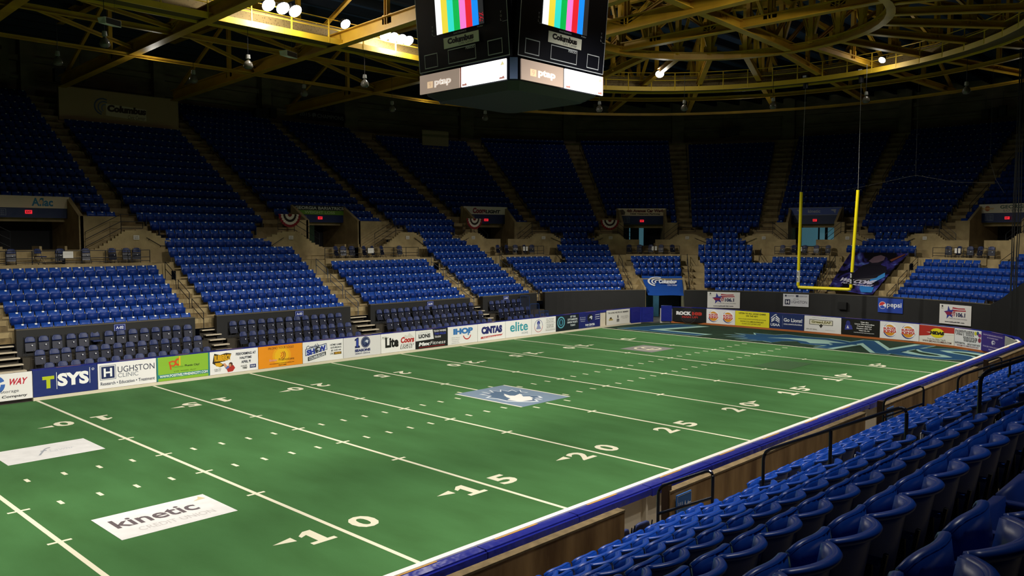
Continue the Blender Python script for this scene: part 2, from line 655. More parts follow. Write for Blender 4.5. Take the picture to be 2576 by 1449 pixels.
def field_digit(ch, cx, cy, rot):
    if ch == '1':
        bb = MB()
        c, s = math.cos(rot), math.sin(rot)
        bb.add([(cx + X * c - Y * s, cy + X * s + Y * c, .003) for X, Y in one_v], tess(one_v))
        bb.build('yard_number', LINE, turf)
    else:
        decal_text(ch, cx, cy, .62, .80, rot, turf, bold=.03)


for i in range(-4, 5):
    n = 25 - abs(i) * 5
    x = i * YD
    s = str(n)
    for side in (-1, 1):
        rot = 0 if side < 0 else math.pi
        cy = -7.76 if side < 0 else 7.84
        sg = 1 if side < 0 else -1
        if len(s) == 2:
            field_digit(s[0], x - sg * .62, cy, rot)
            field_digit(s[1], x + sg * .66, cy, rot)
            tipx = 1.05
        else:
            field_digit(s, x + (.5 if i > 0 else -.5), cy, rot)
            tipx = .9
        if i != 0:
            g = -1 if i < 0 else 1
            bb = MB()
            yy = cy + (.16 if side < 0 else -.16)
            bb.add([(x + g * (tipx + .5), yy, .003), (x + g * tipx, yy + .14, .003), (x + g * tipx, yy - .14, .003)], [(0, 1, 2)])
            bb.build('yard_arrow', LINE, turf)

# end zone lettering (reads from the stands: up = +X, right = -Y)
EB1, EB2 = mat('end_zone_blue_paint', '#234768', .9, spec=.1), mat('end_zone_pale_paint', '#8fb0a6', .9, spec=.1)


def ez(body, u0, v0, u1, v1, shear=.0):
    for kk, (m_, bo, z) in enumerate(((EB2, .06, .0015), (EB1, .012, .003))):
        v, f = text_geo(body, bo)
        bb = MB()
        gsz = .10 if kk == 0 else 0
        vs = []
        for p in v:
            uu = u0 - gsz + (u1 - u0 + 2 * gsz) * p[0] + shear * (p[1] - .5)
            vv = v0 - gsz + (v1 - v0 + 2 * gsz) * p[1]
            vs.append((vv, -uu, z))
        bb.add(vs, f)
        bb.build('end_zone_letter' if kk else 'end_zone_letter_outline', m_, turf)


ez('L', -11.2, 23.6, -4.9, 28.9, 1.6)
ez('N', 2.9, 23.4, 7.0, 28.9, .8)
ez('S', 6.9, 23.3, 11.0, 28.2, .8)
bb = MB()
LB = [(-4.7 + 8.6 * p[0], 23.2 + 5.2 * p[1]) for p in LION]
cxu, cyv = -.4, 25.8
bb.add([(cyv + (v - cyv) * 1.06, -(cxu + (u - cxu) * 1.06), .0015) for u, v in LB], tess(LB))
bb.v = [(x, y, .0022) for x, y, z in bb.v]
bb.build('end_zone_lion_outline', EB2, turf)
bb = MB()
bb.add([(v, -u, .0037) for u, v in LB], tess(LB))
bb.build('end_zone_lion', EB1, turf)
bb = MB()
MZ = [(-4.7 + 8.6 * p[0], 23.2 + 5.2 * p[1]) for p in MUZZLE]
bb.add([(v, -u, .0055) for u, v in MZ], tess(MZ))
bb.build('end_zone_lion_face', EB2, turf)

# mats lying on the turf


def floor_mat(name, x0, x1, y0, y1, color, label, items, cat='field mat', z=.004):
    b = MB()
    b.box(0, x1 - x0, 0, y1 - y0, 0, .004)
    o = b.build(name, mat('mat_' + color[1:], color, .6, var=.06, scale=3), loc=(x0, y0, z))
    tag(o, label, cat)
    h = y1 - y0
    w = x1 - x0
    e = empty('artwork', (0, 0, .004))
    e.parent = o
    e.rotation_euler = (-math.pi / 2, 0, 0)
    # art lies in local XZ facing -Y; rotated so that it faces up
    col.objects.unlink(e)
    bpy.data.objects.remove(e)
    outs = art(o, w, h, items, front=.001) if items else []
    for q in outs:
        q.rotation_euler = (-math.pi / 2, 0, 0)
        q.location = (0, 0, .0045)
    return o


floor_mat('sponsor_mat', -17.34, -14.68, -5.0, -3.2, '#f4f2f0', 'white mat reading kinetic on the turf at the lower left', [
    ('T', 'kinetic', .08, .42, .8, .78, {'b': .02}, '#6f6468'), ('T', 'CREDIT UNION', .2, .16, .86, .3, '#d9d4d2'),
    ('P', [(.84, .78), (.96, .8), (.93, .94), (.9, .84)], '#e6d6a8')], )
floor_mat('sponsor_mat', -17.3, -14.67, 3.26, 5.12, '#f4f2f0', 'white mat with faint script on the turf near the far ten yard line', [
    ('T', 'f', .42, .3, .5, .75, {'s': .5}, '#b0b4bc'), ('T', 'Lawnr', .52, .42, .78, .6, {'s': .2}, '#e0e2e4')])
floor_mat('sponsor_mat', 14.75, 17.15, 3.2, 5.4, '#8c8a86', 'grey mat with a cream looped emblem on the far turf', [
    ('E', .5, .5, .36, .36, '#e8dfc4'), ('E', .5, .5, .29, .29, '#8c8a86'), ('E', .6, .45, .22, .3, '#e8dfc4'), ('E', .6, .45, .15, .22, '#8c8a86'),
    ('P', [(.25, .3), (.6, .34), (.6, .42), (.3, .4)], '#e8dfc4')])
floor_mat('turf_patch', 14.2, 17.1, -5.1, -3.3, '#466a42', 'dull dark green square patch in the turf on the far half', [])
floor_mat('midfield_logo_mat', -1.34, 1.62, -1.74, 2.02, '#7f93a8', 'grey blue mat with a white lion head at midfield', [
    ('R', 0, 0, .035, 1, '#f4efdf'), ('R', .965, 0, 1, 1, '#f4efdf'),
    ('P', [(.90 - (p[1]) * .80, .06 + (1 - p[0]) * .86) for p in LION], '#eef3f6'),
    ('P', [(.90 - ((p[1] - .5) * .9 + .5) * .80, .06 + (1 - ((p[0] - .5) * .9 + .5)) * .86) for p in LION], '#5d7590'),
    ('P', [(.86 - p[1] * .72, .10 + (1 - p[0]) * .8) for p in MUZZLE], '#f6f4ee'),
    ('P', [(.25, .2), (.45, .16), (.6, .3), (.52, .34), (.66, .5), (.5, .46), (.4, .56), (.36, .4), (.22, .36)], '#f6f4ee')])

# ------------------------------------------------------------------ dasher boards
BP = np.array([(-26, 13.05), (25.3, 13.05), (27.3, 12.85), (28.7, 12.2), (29.6, 11.1), (30.1, 9.6), (30.25, 6), (30.2, 1), (29.95, -3),
               (29.6, -6), (28.9, -8.5), (27.7, -10.5), (25.8, -12.2), (23.5, -13.0), (-26, -13.0)])
BL = np.concatenate([[0], np.cumsum(np.hypot(*np.diff(BP, axis=0).T))])


def bpt(s):
    return Vector((float(np.interp(s, BL, BP[:, 0])), float(np.interp(s, BL, BP[:, 1])), 0))


def bseg(s0, s1):
    """polyline along the boards from s0 to s1"""
    ss = [s0] + [float(l) for l in BL if s0 < l < s1] + [s1]
    return [bpt(s) for s in ss]


def offs(pts, o):
    out = []
    for i, p in enumerate(pts):
        d = (pts[min(i + 1, len(pts) - 1)] - pts[max(i - 1, 0)]).normalized()
        n = Vector((-d.y, d.x, 0))  # outward (left of travel)
        out.append(p + n * o)
    return out


def ribbon(b, pts, o0, o1, z0, z1):
    A, B = offs(pts, o0), offs(pts, o1)
    for i in range(len(pts) - 1):
        b.hexa([(A[i].x, A[i].y, z0), (A[i + 1].x, A[i + 1].y, z0), (B[i + 1].x, B[i + 1].y, z0), (B[i].x, B[i].y, z0),
                (A[i].x, A[i].y, z1), (A[i + 1].x, A[i + 1].y, z1), (B[i + 1].x, B[i + 1].y, z1), (B[i].x, B[i].y, z1)])


BOARD = mat('white_dasher_panel', '#d8cdb8', .5, var=.08, scale=1)
KICK = mat('cream_kick_strip', '#d9cfb6', .5)
ORNG = mat('orange_edge', '#b5652a', .6)
for (s0, s1, lb, near) in [(12.15 - .0, 53.45, 'straight run of dasher boards along the far side of the turf', 0),
                           (55.95, 82.4, 'curved run of dasher boards around the far end zone', 0),
                           (82.4, float(BL[-1]) - 4, 'near run of dasher boards below the blue stands, seen from behind', 1)]:
    root = empty('dasher_boards')
    tag(root, lb, 'dasher boards')
    P = bseg(s0, s1)
    b = MB()
    ribbon(b, P, .03, .10, 0, 1.12)
    b.build('board_core', BOARD, root)
    b = MB()
    ribbon(b, P, -.10, .03, 0, .13)
    b.build('kick_strip', KICK if s1 < 54 or near else ORNG, root)
    b = MB()
    s = s0
    while s < s1 - .2:
        b.k = 0
        e = min(s + 2.44, s1)
        Q = bseg(s + .012, e - .012)
        ribbon(b, Q, -.04, .26, 1.10, 1.23)
        if near:
            ribbon(b, Q, .24, .31, 1.06 - .03 * math.sin(s), 1.20)
        s = e
    b.build('top_padding', PADB, root)
    if near:
        b = MB()
        ribbon(b, P, -.09, .03, 1.2, 1.255)
        b.build('white_top_strip', WHITE, root)
        s = s0 + 1.22
        while s < s1:
            b = MB()
            ribbon(b, bseg(s, s + .07), .10, .2, 0, 1.1)
            b.build('board_frame_post', BOARD, root)
            s += 1.22
    # worn tan streaks on top of the padding
    b = MB()
    s = s0 + .9
    r = random.Random(int(s0))
    while s < s1 - 1.5:
        L = r.uniform(.6, 1.3)
        ribbon(b, bseg(s, s + L), .02, .06, 1.232, 1.236)
        s += 2.44 if r.random() < .8 else 4.88
    b.build('tape_strips', mat('tan_tape', '#b98a35', .6), root)

# blue padded gate blocks and the open gate at the far corner
for i, (s0, s1, lb) in enumerate([(52.3, 53.5, 'blue padded board block beside the white members banner'), (53.52, 54.5, 'blue padded board block left of the open gate'),
                                  (55.2, 56.0, 'blue padded gate block right of the open gate')]):
    b = MB()
    P = bseg(s0, s1)
    ribbon(b, P, -.14, .06, .1 + (.04 if i == 2 else 0), 1.22 + (.1 if i == 2 else 0))
    o = b.build('padded_block', PADB)
    tag(o, lb, 'padding')
    if i == 2:
        bb = MB()
        ribbon(bb, bseg(s0 - .06, s1 + .06), .02, .08, 0, 1.1)
        bb.build('white_backing_panel', WHITE, o)

NY = '#1b2a5c'
bk = lambda x: [('E', x, .5, .40, .40, '#1c2f86'), ('E', x + .015, .53, .385, .385, '#ffffff'), ('E', x, .5, .33, .33, '#e29a2a'),
                ('R', x - .19, .38, x + .19, .70, '#ffffff'), ('T', 'BURGER', x - .165, .54, x + .165, .68, {'b': .05, 'r': 4}, '#c8331f'),
                ('T', 'KING', x - .16, .36, x + .165, .53, {'b': .05, 'r': 4}, '#c8331f')]
far_x = [-13.85 + 2.4384 * i for i in range(-2, 16)]


def far_panel(i, color, items, label):
    x0, x1 = far_x[i] + .01, far_x[i + 1] - .01
    return sheet('board_banner', (x0, 12.985), (x1, 12.985), .14, 1.20, color, items, label, 'banner')


far_panel(0, '#eeeae6', [], 'blank white board banner at the left edge of the far boards')
far_panel(1, '#efebe8', [
    ('A', .46, .62, .20, .34, 20, 120, '#3c67b4'), ('A', .46, .62, .20, .34, 140, 240, '#3c67b4'), ('A', .46, .62, .20, .34, 260, 360, '#3c67b4'),
    ('T', '#1', .30, .52, .42, .80, {'b': .04, 's': .3}, '#b3202e'), ('T', 'WAY', .66, .56, .92, .80, {'b': .03, 's': .3}, '#c02038'),
    ('T', 'Shredding / Storage', .12, .26, .80, .40, '#55585e'), ('T', 'An Overby Company', .1, .08, .92, .2, {'b': .02, 's': .2}, '#24242a')],
    'white banner with blue recycling arrows and red WAY at the left edge')
far_panel(2, NY.replace('5c', '6c'), [
    ('T', 'T', .14, .28, .32, .74, {'b': .07}, '#b9c41e'), ('T', 'SYS', .37, .30, .86, .80, {'b': .05}, '#f6f4f0'),
    ('R', .352, .22, .36, .86, '#f6f4f0'), ('R', .872, .30, .88, .92, '#f6f4f0'), ('A', .93, .84, .03, .045, 0, 360, '#f6f4f0')],
    'dark blue banner with yellow T and white SYS on the far boards')
far_panel(3, '#f0ecea', [
    ('R', .03, .34, .30, .92, '#8a8f9c'), ('R', .042, .365, .288, .895, '#f0ecea'), ('R', .055, .39, .275, .87, '#1f2a58'),
    ('T', 'H', .095, .46, .235, .80, {'b': .03}, '#f4f4f4'),
    ('T', 'UGHSTON', .33, .58, .97, .82, '#3b3f55'), ('T', 'CLINIC', .33, .38, .68, .55, '#8b8e98'),
    ('T', 'Research \u2022 Education \u2022 Treatment', .04, .13, .97, .26, {'b': .01}, '#3b3f55')],
    'white banner reading HUGHSTON CLINIC with a blue H square')
far_panel(4, '#8cba35', [
    ('R', 0, 0, .025, 1, '#2b7f80'), ('R', .025, .12, 1, .27, '#2b7f80'), ('R', .975, 0, 1, 1, '#2b7f80'),
    ('P', [(.22, .78), (.3, .82), (.36, .78), (.37, .66), (.32, .56), (.27, .58), (.27, .44), (.25, .44)], '#d0531d'),
    ('P', [(.25, .74), (.31, .76), (.335, .7), (.31, .62), (.26, .64)], '#8cba35'),
    ('A', .40, .74, .08, .16, 60, 300, '#d0531d'), ('R', .41, .58, .44, .98, '#e3b322'),
    ('T', 'Positively', .29, .49, .5, .58, '#6f9c30'), ('T', 'Phenix City!', .52, .49, .8, .60, {'b': .02}, '#3b4a2c'),
    ('T', 'LIVE  WORK  PLAY', .32, .34, .74, .38, '#5a7b28'),
    ('T', 'WWW.POSITIVELYPHENIXCITY.COM', .05, .14, .96, .25, {'b': .03}, '#f3f6ee')],
    'lime green banner reading POSITIVELYPHENIXCITY.COM')
far_panel(5, '#f1edec', [
    ('P', [(.05, .5), (.09, .92), (.2, .84), (.33, .90), (.44, .86), (.40, .62), (.30, .54), (.20, .52), (.30, .36), (.2, .30), (.14, .36)], '#2b2118'),
    ('P', [(.2, .5), (.1, .5), (.12, .36), (.2, .32), (.26, .4)], '#d8a51e'),
    ('T', 'RUBBERBOY', .09, .56, .43, .84, {'b': .06}, '#e0a81c'),
    ('P', [(.36, .04), (.33, .22), (.38, .3), (.47, .34), (.51, .2), (.46, .06)], '#b3302a'), ('P', [(.30, .26), (.33, .18), (.39, .24), (.37, .34)], '#5870b0'),
    ('P', [(.26, .44), (.31, .24), (.35, .32), (.30, .46)], '#d59a78'), ('E', .42, .38, .09, .09, '#4a2a1d'), ('E', .405, .34, .06, .07, '#c98a66'),
    ('T', 'GLOBAL TECH', .08, .2, .22, .25, '#444444'), ('T', 'ENERGY CO', .09, .13, .21, .18, '#444444'),
    ('T', 'PERFORMING AT', .53, .74, .95, .86, {'b': .02}, '#2c2f45'), ('T', 'HALFTIME', .61, .56, .86, .67, {'b': .02}, '#2c2f45'),
    ('T', 'APRIL 9!', .64, .37, .84, .49, {'b': .02}, '#2c2f45'), ('T', 'RANGER', .63, .21, .76, .28, {'s': .2}, '#666666'), ('T', 'TIRE', .66, .11, .76, .19, {'b': .04, 's': .2}, '#555555'),
    ('R', .82, .12, .95, .27, '#2a3470'), ('T', 'HOLLEY', .835, .16, .935, .23, {'b': .03}, '#f0f0f0')],
    'white banner with yellow RUBBERBOY lettering and PERFORMING AT HALFTIME')
far_panel(6, '#f0941a', [
    ('E', .52, .5, .48, .44, '#f3a91d'), ('E', .52, .5, .36, .34, '#f6bd20'),
    ('T', 'PROMO YOUR LOGO', .22, .82, .8, .93, '#5a3210'), ('A', .49, .56, .06, .10, -100, 80, '#e06a20'), ('A', .50, .54, .13, .17, -90, 60, '#b5481c'),
    ('A', .51, .53, .19, .22, -80, 50, '#8a3a2a'), ('T', 'Better', .24, .28, .42, .38, {'b': .02}, '#e8a090'), ('T', 'Promotions', .45, .27, .8, .39, '#4d2c12'),
    ('T', 'www.betterpromotions.espwebsite.com', .24, .14, .8, .18, {'b': .03}, '#3a1c0a'), ('T', '706.577.0404', .44, .06, .62, .1, {'b': .03}, '#3a1c0a')],
    'orange banner reading PROMO YOUR LOGO with a yellow glow')
far_panel(7, '#efece9', [
    ('T', "Coach's", .08, .66, .4, .86, {'b': .05, 's': .25, 'r': 6}, '#777b8a'), ('P', [(.06, .34), (.06, .66), (.58, .86), (.60, .54)], '#23305a'),
    ('P', [(.075, .38), (.075, .64), (.57, .82), (.585, .56)], '#dfe3ea'),
    ('T', 'SH  W', .09, .42, .57, .70, {'b': .07, 'r': 9}, '#27399a')] + lion(.27, .38, .44, .76, '#2a2f3c', '#c9ced6') + [
    ('P', [(.12, .08), (.12, .28), (.56, .46), (.56, .28)], '#2b2b2e'), ('T', 'COLUMBUSLIONS', .14, .2, .54, .34, {'b': .04, 'r': 10}, '#d8dade'),
    ('T', 'HOME GAME', .67, .70, .96, .79, {'b': .015}, '#3a3e4a'), ('T', 'SATURDAYS', .68, .56, .95, .65, {'b': .015}, '#3a3e4a'),
    ('T', '@ 10:00 AM', .69, .42, .94, .51, {'b': .015}, '#3a3e4a'), ('T', 'ON', .67, .27, .74, .36, '#3a3e4a'),
    ('R', .76, .26, .95, .38, '#6a4a1a'), ('T', 'WLTZ', .78, .28, .93, .36, {'b': .04}, '#d9a92e')],
    "white banner with Coach's SHOW logo and HOME GAME SATURDAYS")
far_panel(8, '#dedad8', [
    ('P', [(.30, .44), (.30, .54), (.33, .56), (.33, .82), (.295, .80), (.295, .88), (.36, .96), (.40, .96), (.40, .56), (.43, .54), (.43, .44)], '#1c2450'),
    ('P', [(.34, .5), (.34, .88), (.385, .92), (.385, .5)], '#3243a0'),
    ('E', .585, .70, .285, .285, '#1c2450'), ('A', .585, .70, .235, .255, 0, 360, '#8d94a8')] + lion(.49, .5, .68, .9, '#3e4a6c', '#ccd2dc') + [
    ('T', 'SEASONS', .295, .24, .71, .38, {'b': .06}, '#232c66'), ('T', '2007-2016', .30, .12, .70, .19, {'b': .02}, '#39406a')],
    'pale grey banner reading 10 SEASONS with a lion head in the zero')
far_panel(9, '#eeebe6', [
    ('T', 'Miller', .03, .72, .22, .86, {'s': .3}, '#6a7058'), ('T', 'Lite', .12, .26, .5, .80, {'b': .05}, '#1b1a18'), ('T', 'Lite', .12, .26, .5, .80, {'b': .0}, '#1b1a18'),
    ('P', [(.58, .66), (.7, .84), (.76, .78), (.82, .92), (.96, .68)], '#d8d4cc'), ('T', 'Coors', .565, .42, .965, .74, {'b': .05, 's': .15}, '#b5302c'),
    ('T', 'LIGHT', .56, .12, .945, .37, {'b': .09, 's': .25}, '#3a332c'), ('T', 'LIGHT', .575, .14, .94, .36, {'b': .02, 's': .25}, '#f4f2ee')],
    'white banner with black Lite beside red Coors LIGHT')
far_panel(10, '#1c1a1b', [
    ('P', [(.0, .42), (.0, .98), (.52, .98), (.56, .46)], '#e9e7e4'), ('T', 'LIONS', .09, .56, .45, .78, {'b': .05}, '#26262c'), ('T', 'COLUMBUS', .10, .84, .43, .88, '#999999'),
    ('T', 'TRAIN WHERE', .55, .82, .95, .93, {'b': .03}, '#d9d6d2'), ('T', 'THE PROS', .57, .66, .94, .78, {'b': .03}, '#3540a8'), ('T', 'TRAIN!', .58, .50, .78, .61, {'b': .03}, '#d9d6d2'),
    ('T', 'Max', .10, .14, .44, .34, {'b': .07, 's': .3}, '#f2f0ee'), ('T', 'Fitness', .45, .15, .93, .34, {'s': .3}, '#f2f0ee'), ('R', .10, .06, .9, .085, '#b52228')],
    'black banner reading MaxFitness under a white LIONS panel')
far_panel(11, '#eeebe7', [
    ('T', 'IHOP', .18, .54, .84, .88, {'b': .07}, '#3c78b8'), ('P', [(.66, .46), (.70, .44), (.71, .62), (.67, .62)], '#3c78b8'), ('A', .64, .52, .26, .32, 195, 345, '#c02a28'),
    ('T', 'AIRPORT THRUWAY', .12, .36, .40, .39, '#666666'), ('T', 'NORTHLAKE PKWY', .12, .26, .40, .29, '#666666'), ('T', 'VICTORY ROAD', .14, .16, .36, .19, '#666666'), ('T', 'MIDWEST BLVD', .12, .06, .38, .09, '#666666')],
    'white banner with blue IHOP letters over a red smile')
far_panel(12, '#efece8', [
    ('T', 'CiNTAS', .13, .38, .88, .82, {'b': .08}, '#262a6a'), ('P', [(.1, .12), (.12, .24), (.88, .28), (.93, .36), (.86, .2)], '#b8403c'),
    ('T', 'THE UNIFORM PEOPLE', .18, .15, .86, .22, {'b': .03}, '#efdcd8')],
    'white banner with navy CiNTAS lettering and a red swoosh')
far_panel(13, '#edeae6', [
    ('T', 'elite', .17, .32, .86, .90, {'b': .02}, '#3a97a4'), ('T', 'HOME', .62, .12, .86, .24, '#77838a')],
    'white banner with teal elite HOME lettering')
far_panel(14, '#ebe8e4', [
    ('A', .28, .5, .36, .39, 0, 180, '#3a3f8a'), ('A', .28, .5, .36, .39, 180, 360, '#b03434'), ('E', .28, .68, .14, .14, '#3b4390'), ('P', [(.18, .3), (.28, .72), (.38, .3)], '#8a8fb8'),
    ('R', .56, .62, .98, .63, '#555555'), ('T', '1411 12th Avenue', .60, .84, .92, .90, '#555555'), ('T', 'Phenix City, AL', .60, .75, .9, .81, '#555555'), ('T', '334 297 1010', .6, .66, .9, .72, '#555555'),
    ('T', '3126 Manchester', .6, .5, .92, .56, '#555555'), ('T', 'Columbus, GA', .6, .41, .9, .47, '#555555'), ('T', '706 403 6000', .6, .32, .9, .38, '#555555'), ('R', .56, .24, .98, .25, '#555555'),
    ('T', 'donutconnection.com', .57, .14, .97, .2, '#555555')],
    'white banner with a round blue and red emblem and small address lines')
far_panel(15, '#141a26', [
    ('A', .22, .55, .30, .38, 0, 360, '#5ba7b8'), ('T', 'GET YOUR', .62, .80, .86, .92, {'b': .03}, '#d5dde0'), ('E', .22, .55, .22, .22, '#3f7f96'), ('E', .22, .55, .1, .16, '#11202c'),
    ('T', 'COTTONMOUTHS', .50, .62, .94, .74, {'b': .03}, '#d5dde0'), ('T', 'SEASON TICKETS', .49, .44, .94, .56, {'b': .03}, '#d5dde0'), ('T', 'TODAY!', .62, .24, .84, .36, {'b': .03}, '#d5dde0')],
    'black banner reading GET YOUR COTTONMOUTHS SEASON TICKETS TODAY')
far_panel(16, '#1a2068', lion(.36, .3, .66, .92, '#10131c', '#c9ccd2') + [
    ('T', 'FAN CENTER', .30, .12, .74, .26, {'b': .04}, '#e6e6ea'), ('T', 'GET TAILGATE', .05, .68, .3, .74, '#c9ccdc'), ('T', 'MERCHANDISE', .05, .56, .3, .62, '#c9ccdc'), ('T', 'FOOTBALLS', .08, .44, .28, .5, '#c9ccdc'),
    ('P', [(.74, .78), (.96, .80), (.96, .84), (.76, .82)], '#cfd2e0'), ('P', [(.74, .64), (.96, .66), (.96, .70), (.76, .68)], '#cfd2e0'), ('P', [(.74, .50), (.96, .52), (.96, .56), (.76, .54)], '#cfd2e0'),
    ('T', 'OPENING OCTOBER 2015', .36, .04, .68, .08, '#c9ccdc')],
    'blue banner with a lion head reading FAN CENTER')


def end_panel(s0, s1, color, items, label, z0=.13, z1=1.2, cat='banner'):
    P = offs(bseg(s0, s1), -.07)
    return sheet('board_banner', (P[0].x, P[0].y), (P[-1].x, P[-1].y), z0, z1, color, items, label, cat)


end_panel(49.35 + .1, 52.2, '#e6e2d8', [
    ('T', 'THE LIONS ARE PROUD MEMBERS', .05, .76, .94, .87, {'b': .03}, '#3d3a36'), ('E', .18, .44, .12, .09, '#5a4a30'), ('R', .1, .3, .27, .4, '#b9a35c'),
    ('P', [(.47, .42), (.455, .56), (.475, .66), (.49, .6), (.505, .5), (.49, .42)], '#222222'), ('R', .44, .36, .53, .38, '#222222'), ('T', 'BBB', .43, .24, .54, .34, {'b': .05}, '#333333'), ('T', 'MEMBER', .43, .16, .54, .21, {'b': .04}, '#333333'),
    ('T', 'Greater Columbus', .62, .5, .92, .55, '#8a877e'), ('T', 'Chamber of Commerce', .62, .42, .94, .47, '#8a877e'), ('T', 'member 2015', .68, .35, .88, .39, '#8a877e')],
    'white banner reading THE LIONS ARE PROUD MEMBERS at the far corner')
end_panel(56.1, 58.72, '#161414', [
    ('A', .47, .45, .52, .56, 0, 360, '#3a3836'), ('E', .47, .45, .45, .45, '#282524'), ('T', 'ROCK', .10, .48, .56, .74, {'b': .08}, '#efeceb'), ('T', '103', .58, .49, .88, .73, {'b': .09}, '#b5332a'),
    ('T', 'MAN UP!', .28, .28, .76, .43, {'b': .05}, '#a83028')],
    'black banner reading ROCK 103 MAN UP at the left of the end zone')
end_panel(58.76, 61.05, '#f0eeec', bk(.25) + bk(.76), 'white banner with two round burger restaurant logos left of the yellow banner')
end_panel(61.07, 63.7, '#ece32c', [
    ('T', 'LISTEN TO ALL LIONS GAMES', .10, .80, .90, .90, {'b': .035}, '#3f3d10'), ('T', 'ON THE NET!', .32, .64, .67, .74, {'b': .035}, '#3f3d10'),
    ('T', 'WITH WALEE SPORTS ANYONE ANYWHERE', .09, .44, .91, .51, {'b': .01}, '#7a7420'), ('T', 'WWW.COLUMBUSLIONS.NET', .15, .26, .84, .36, {'b': .01}, '#5a5616'), ('T', "CLICK ON 'LISTEN LIVE'", .2, .12, .76, .2, {'b': .01}, '#5a5616')],
    'yellow banner reading LISTEN TO ALL LIONS GAMES ON THE NET')
end_panel(63.74, 66.22, '#1a2c62', [
    ('R', .38, .14, .386, .86, '#8f9ab8'), ('T', 'USAA', .03, .16, .31, .34, {'b': .03}, '#eef0f4'),
    ('P', [(.04, .62), (.04, .70), (.16, .94), (.22, .94), (.14, .84)], '#eef0f4'), ('P', [(.05, .50), (.05, .58), (.15, .76), (.17, .70)], '#eef0f4'), ('P', [(.05, .40), (.05, .47), (.14, .62), (.15, .56)], '#eef0f4'),
    ('P', [(.2, .86), (.3, .66), (.3, .58), (.17, .80)], '#eef0f4'), ('P', [(.19, .72), (.3, .54), (.3, .47), (.17, .66)], '#eef0f4'), ('P', [(.18, .6), (.3, .42), (.3, .38), (.17, .54)], '#eef0f4'),
    ('T', 'Go Lions!', .42, .50, .96, .74, {'b': .03}, '#f0f2f6'), ('T', 'usaa.com/columbus', .42, .30, .96, .42, {'b': .03}, '#d5dae6')],
    'navy banner reading USAA Go Lions')
end_panel(66.27, 68.85, '#edebe7', [
    ('T', 'Quality living at an affordable price', .22, .87, .72, .92, '#77756e'),
    ('P', [(.14, .46), (.14, .78), (.78, .78), (.78, .46), (.52, .46), (.46, .26), (.40, .46)], '#3c3a30'), ('P', [(.155, .49), (.155, .75), (.765, .75), (.765, .49), (.51, .49), (.46, .32), (.41, .49)], '#e9e4cc'),
    ('T', 'GreenLEAF', .2, .56, .73, .72, {'b': .05}, '#7f7a40'), ('P', [(.46, .3), (.42, .44), (.47, .54), (.51, .42)], '#2f2c26'),
    ('T', '334 297 REAL', .06, .12, .36, .2, {'s': .2}, '#77756e'), ('T', 'www.greenleafhomes.com', .58, .14, .84, .18, '#8a877e')],
    'white banner reading GreenLEAF with a leaf emblem')
end_panel(68.9, 71.38, '#17130f', [
    ('E', .17, .70, .14, .18, '#2b2f78'), ('P', [(.08, .3), (.1, .62), (.26, .62), (.30, .36)], '#3a3f96'), ('P', [(.13, .4), (.16, .6), (.2, .4)], '#dddddd'),
    ('T', 'Visit the', .5, .80, .72, .88, {'b': .04}, '#e6e4e0'), ('T', 'Lions Merchandise', .35, .68, .87, .76, {'b': .04}, '#e6e4e0'), ('T', 'Center Behind', .41, .55, .80, .63, {'b': .04}, '#e6e4e0'),
    ('T', 'Section 206 Or', .4, .42, .81, .50, {'b': .04}, '#e6e4e0'), ('T', 'Visit Us At', .46, .29, .75, .37, {'b': .04}, '#e6e4e0'), ('T', 'roarlionswear.storenvy.com', .33, .16, .87, .23, {'b': .03}, '#e6e4e0')],
    'black banner reading Visit the Lions Merchandise Center')
end_panel(71.42, 73.9, '#f1efed', bk(.26) + bk(.73), 'white banner with two round burger restaurant logos beside the red MIDAS banner')
end_panel(73.93, 76.15, '#ece8da', [
    ('P', [(.0, .98), (1, .98), (1, .62), (.6, .62), (.25, .42), (.0, .36)], '#b83226'), ('P', [(.2, .62), (1, .66), (1, .58), (.55, .5)], '#ece8da'),
    ('E', .52, .60, .42, .27, '#e9d61f'), ('E', .52, .60, .39, .245, '#f0df22'), ('T', 'MiDAS', .32, .50, .72, .70, {'b': .09, 's': .15}, '#231f1a'),
    ('T', 'Trust the Midas Touch', .24, .20, .76, .29, '#6b6258'), ('T', 'WWW.MIDASCOLUMBUS.COM', .1, .06, .93, .17, {'b': .01}, '#6b3a30')],
    'red and cream banner with a yellow MiDAS oval')
end_panel(76.18, 78.1, '#eceae8', [
    ('T', 'PARTY WITH', .03, .64, .73, .92, {'b': .10}, '#1a1a1a'), ('T', 'PARTY WITH', .05, .67, .71, .89, {'b': .0}, '#e8e6e4'), ('T', 'THE LIONS', .34, .34, .86, .60, {'b': .10}, '#1a1a1a'), ('T', 'THE LIONS', .36, .37, .84, .57, {'b': .0}, '#e8e6e4'),
    ('E', .80, .84, .09, .1, '#d6cf3a'), ('E', .88, .86, .08, .1, '#37507a'), ('E', .95, .76, .1, .1, '#8a3a7c'), ('E', .95, .5, .1, .12, '#93384c'),
    ('T', 'SUITE RENTAL', .03, .18, .42, .27, {'b': .02}, '#333333'), ('T', 'GROUP TICKET RATE', .5, .17, .97, .26, {'b': .02}, '#333333'), ('T', 'RICK@COLUMBUSLIONS.NET', .12, .05, .93, .13, {'b': .02}, '#7a3a34')],
    'white banner reading PARTY WITH THE LIONS with coloured circles')
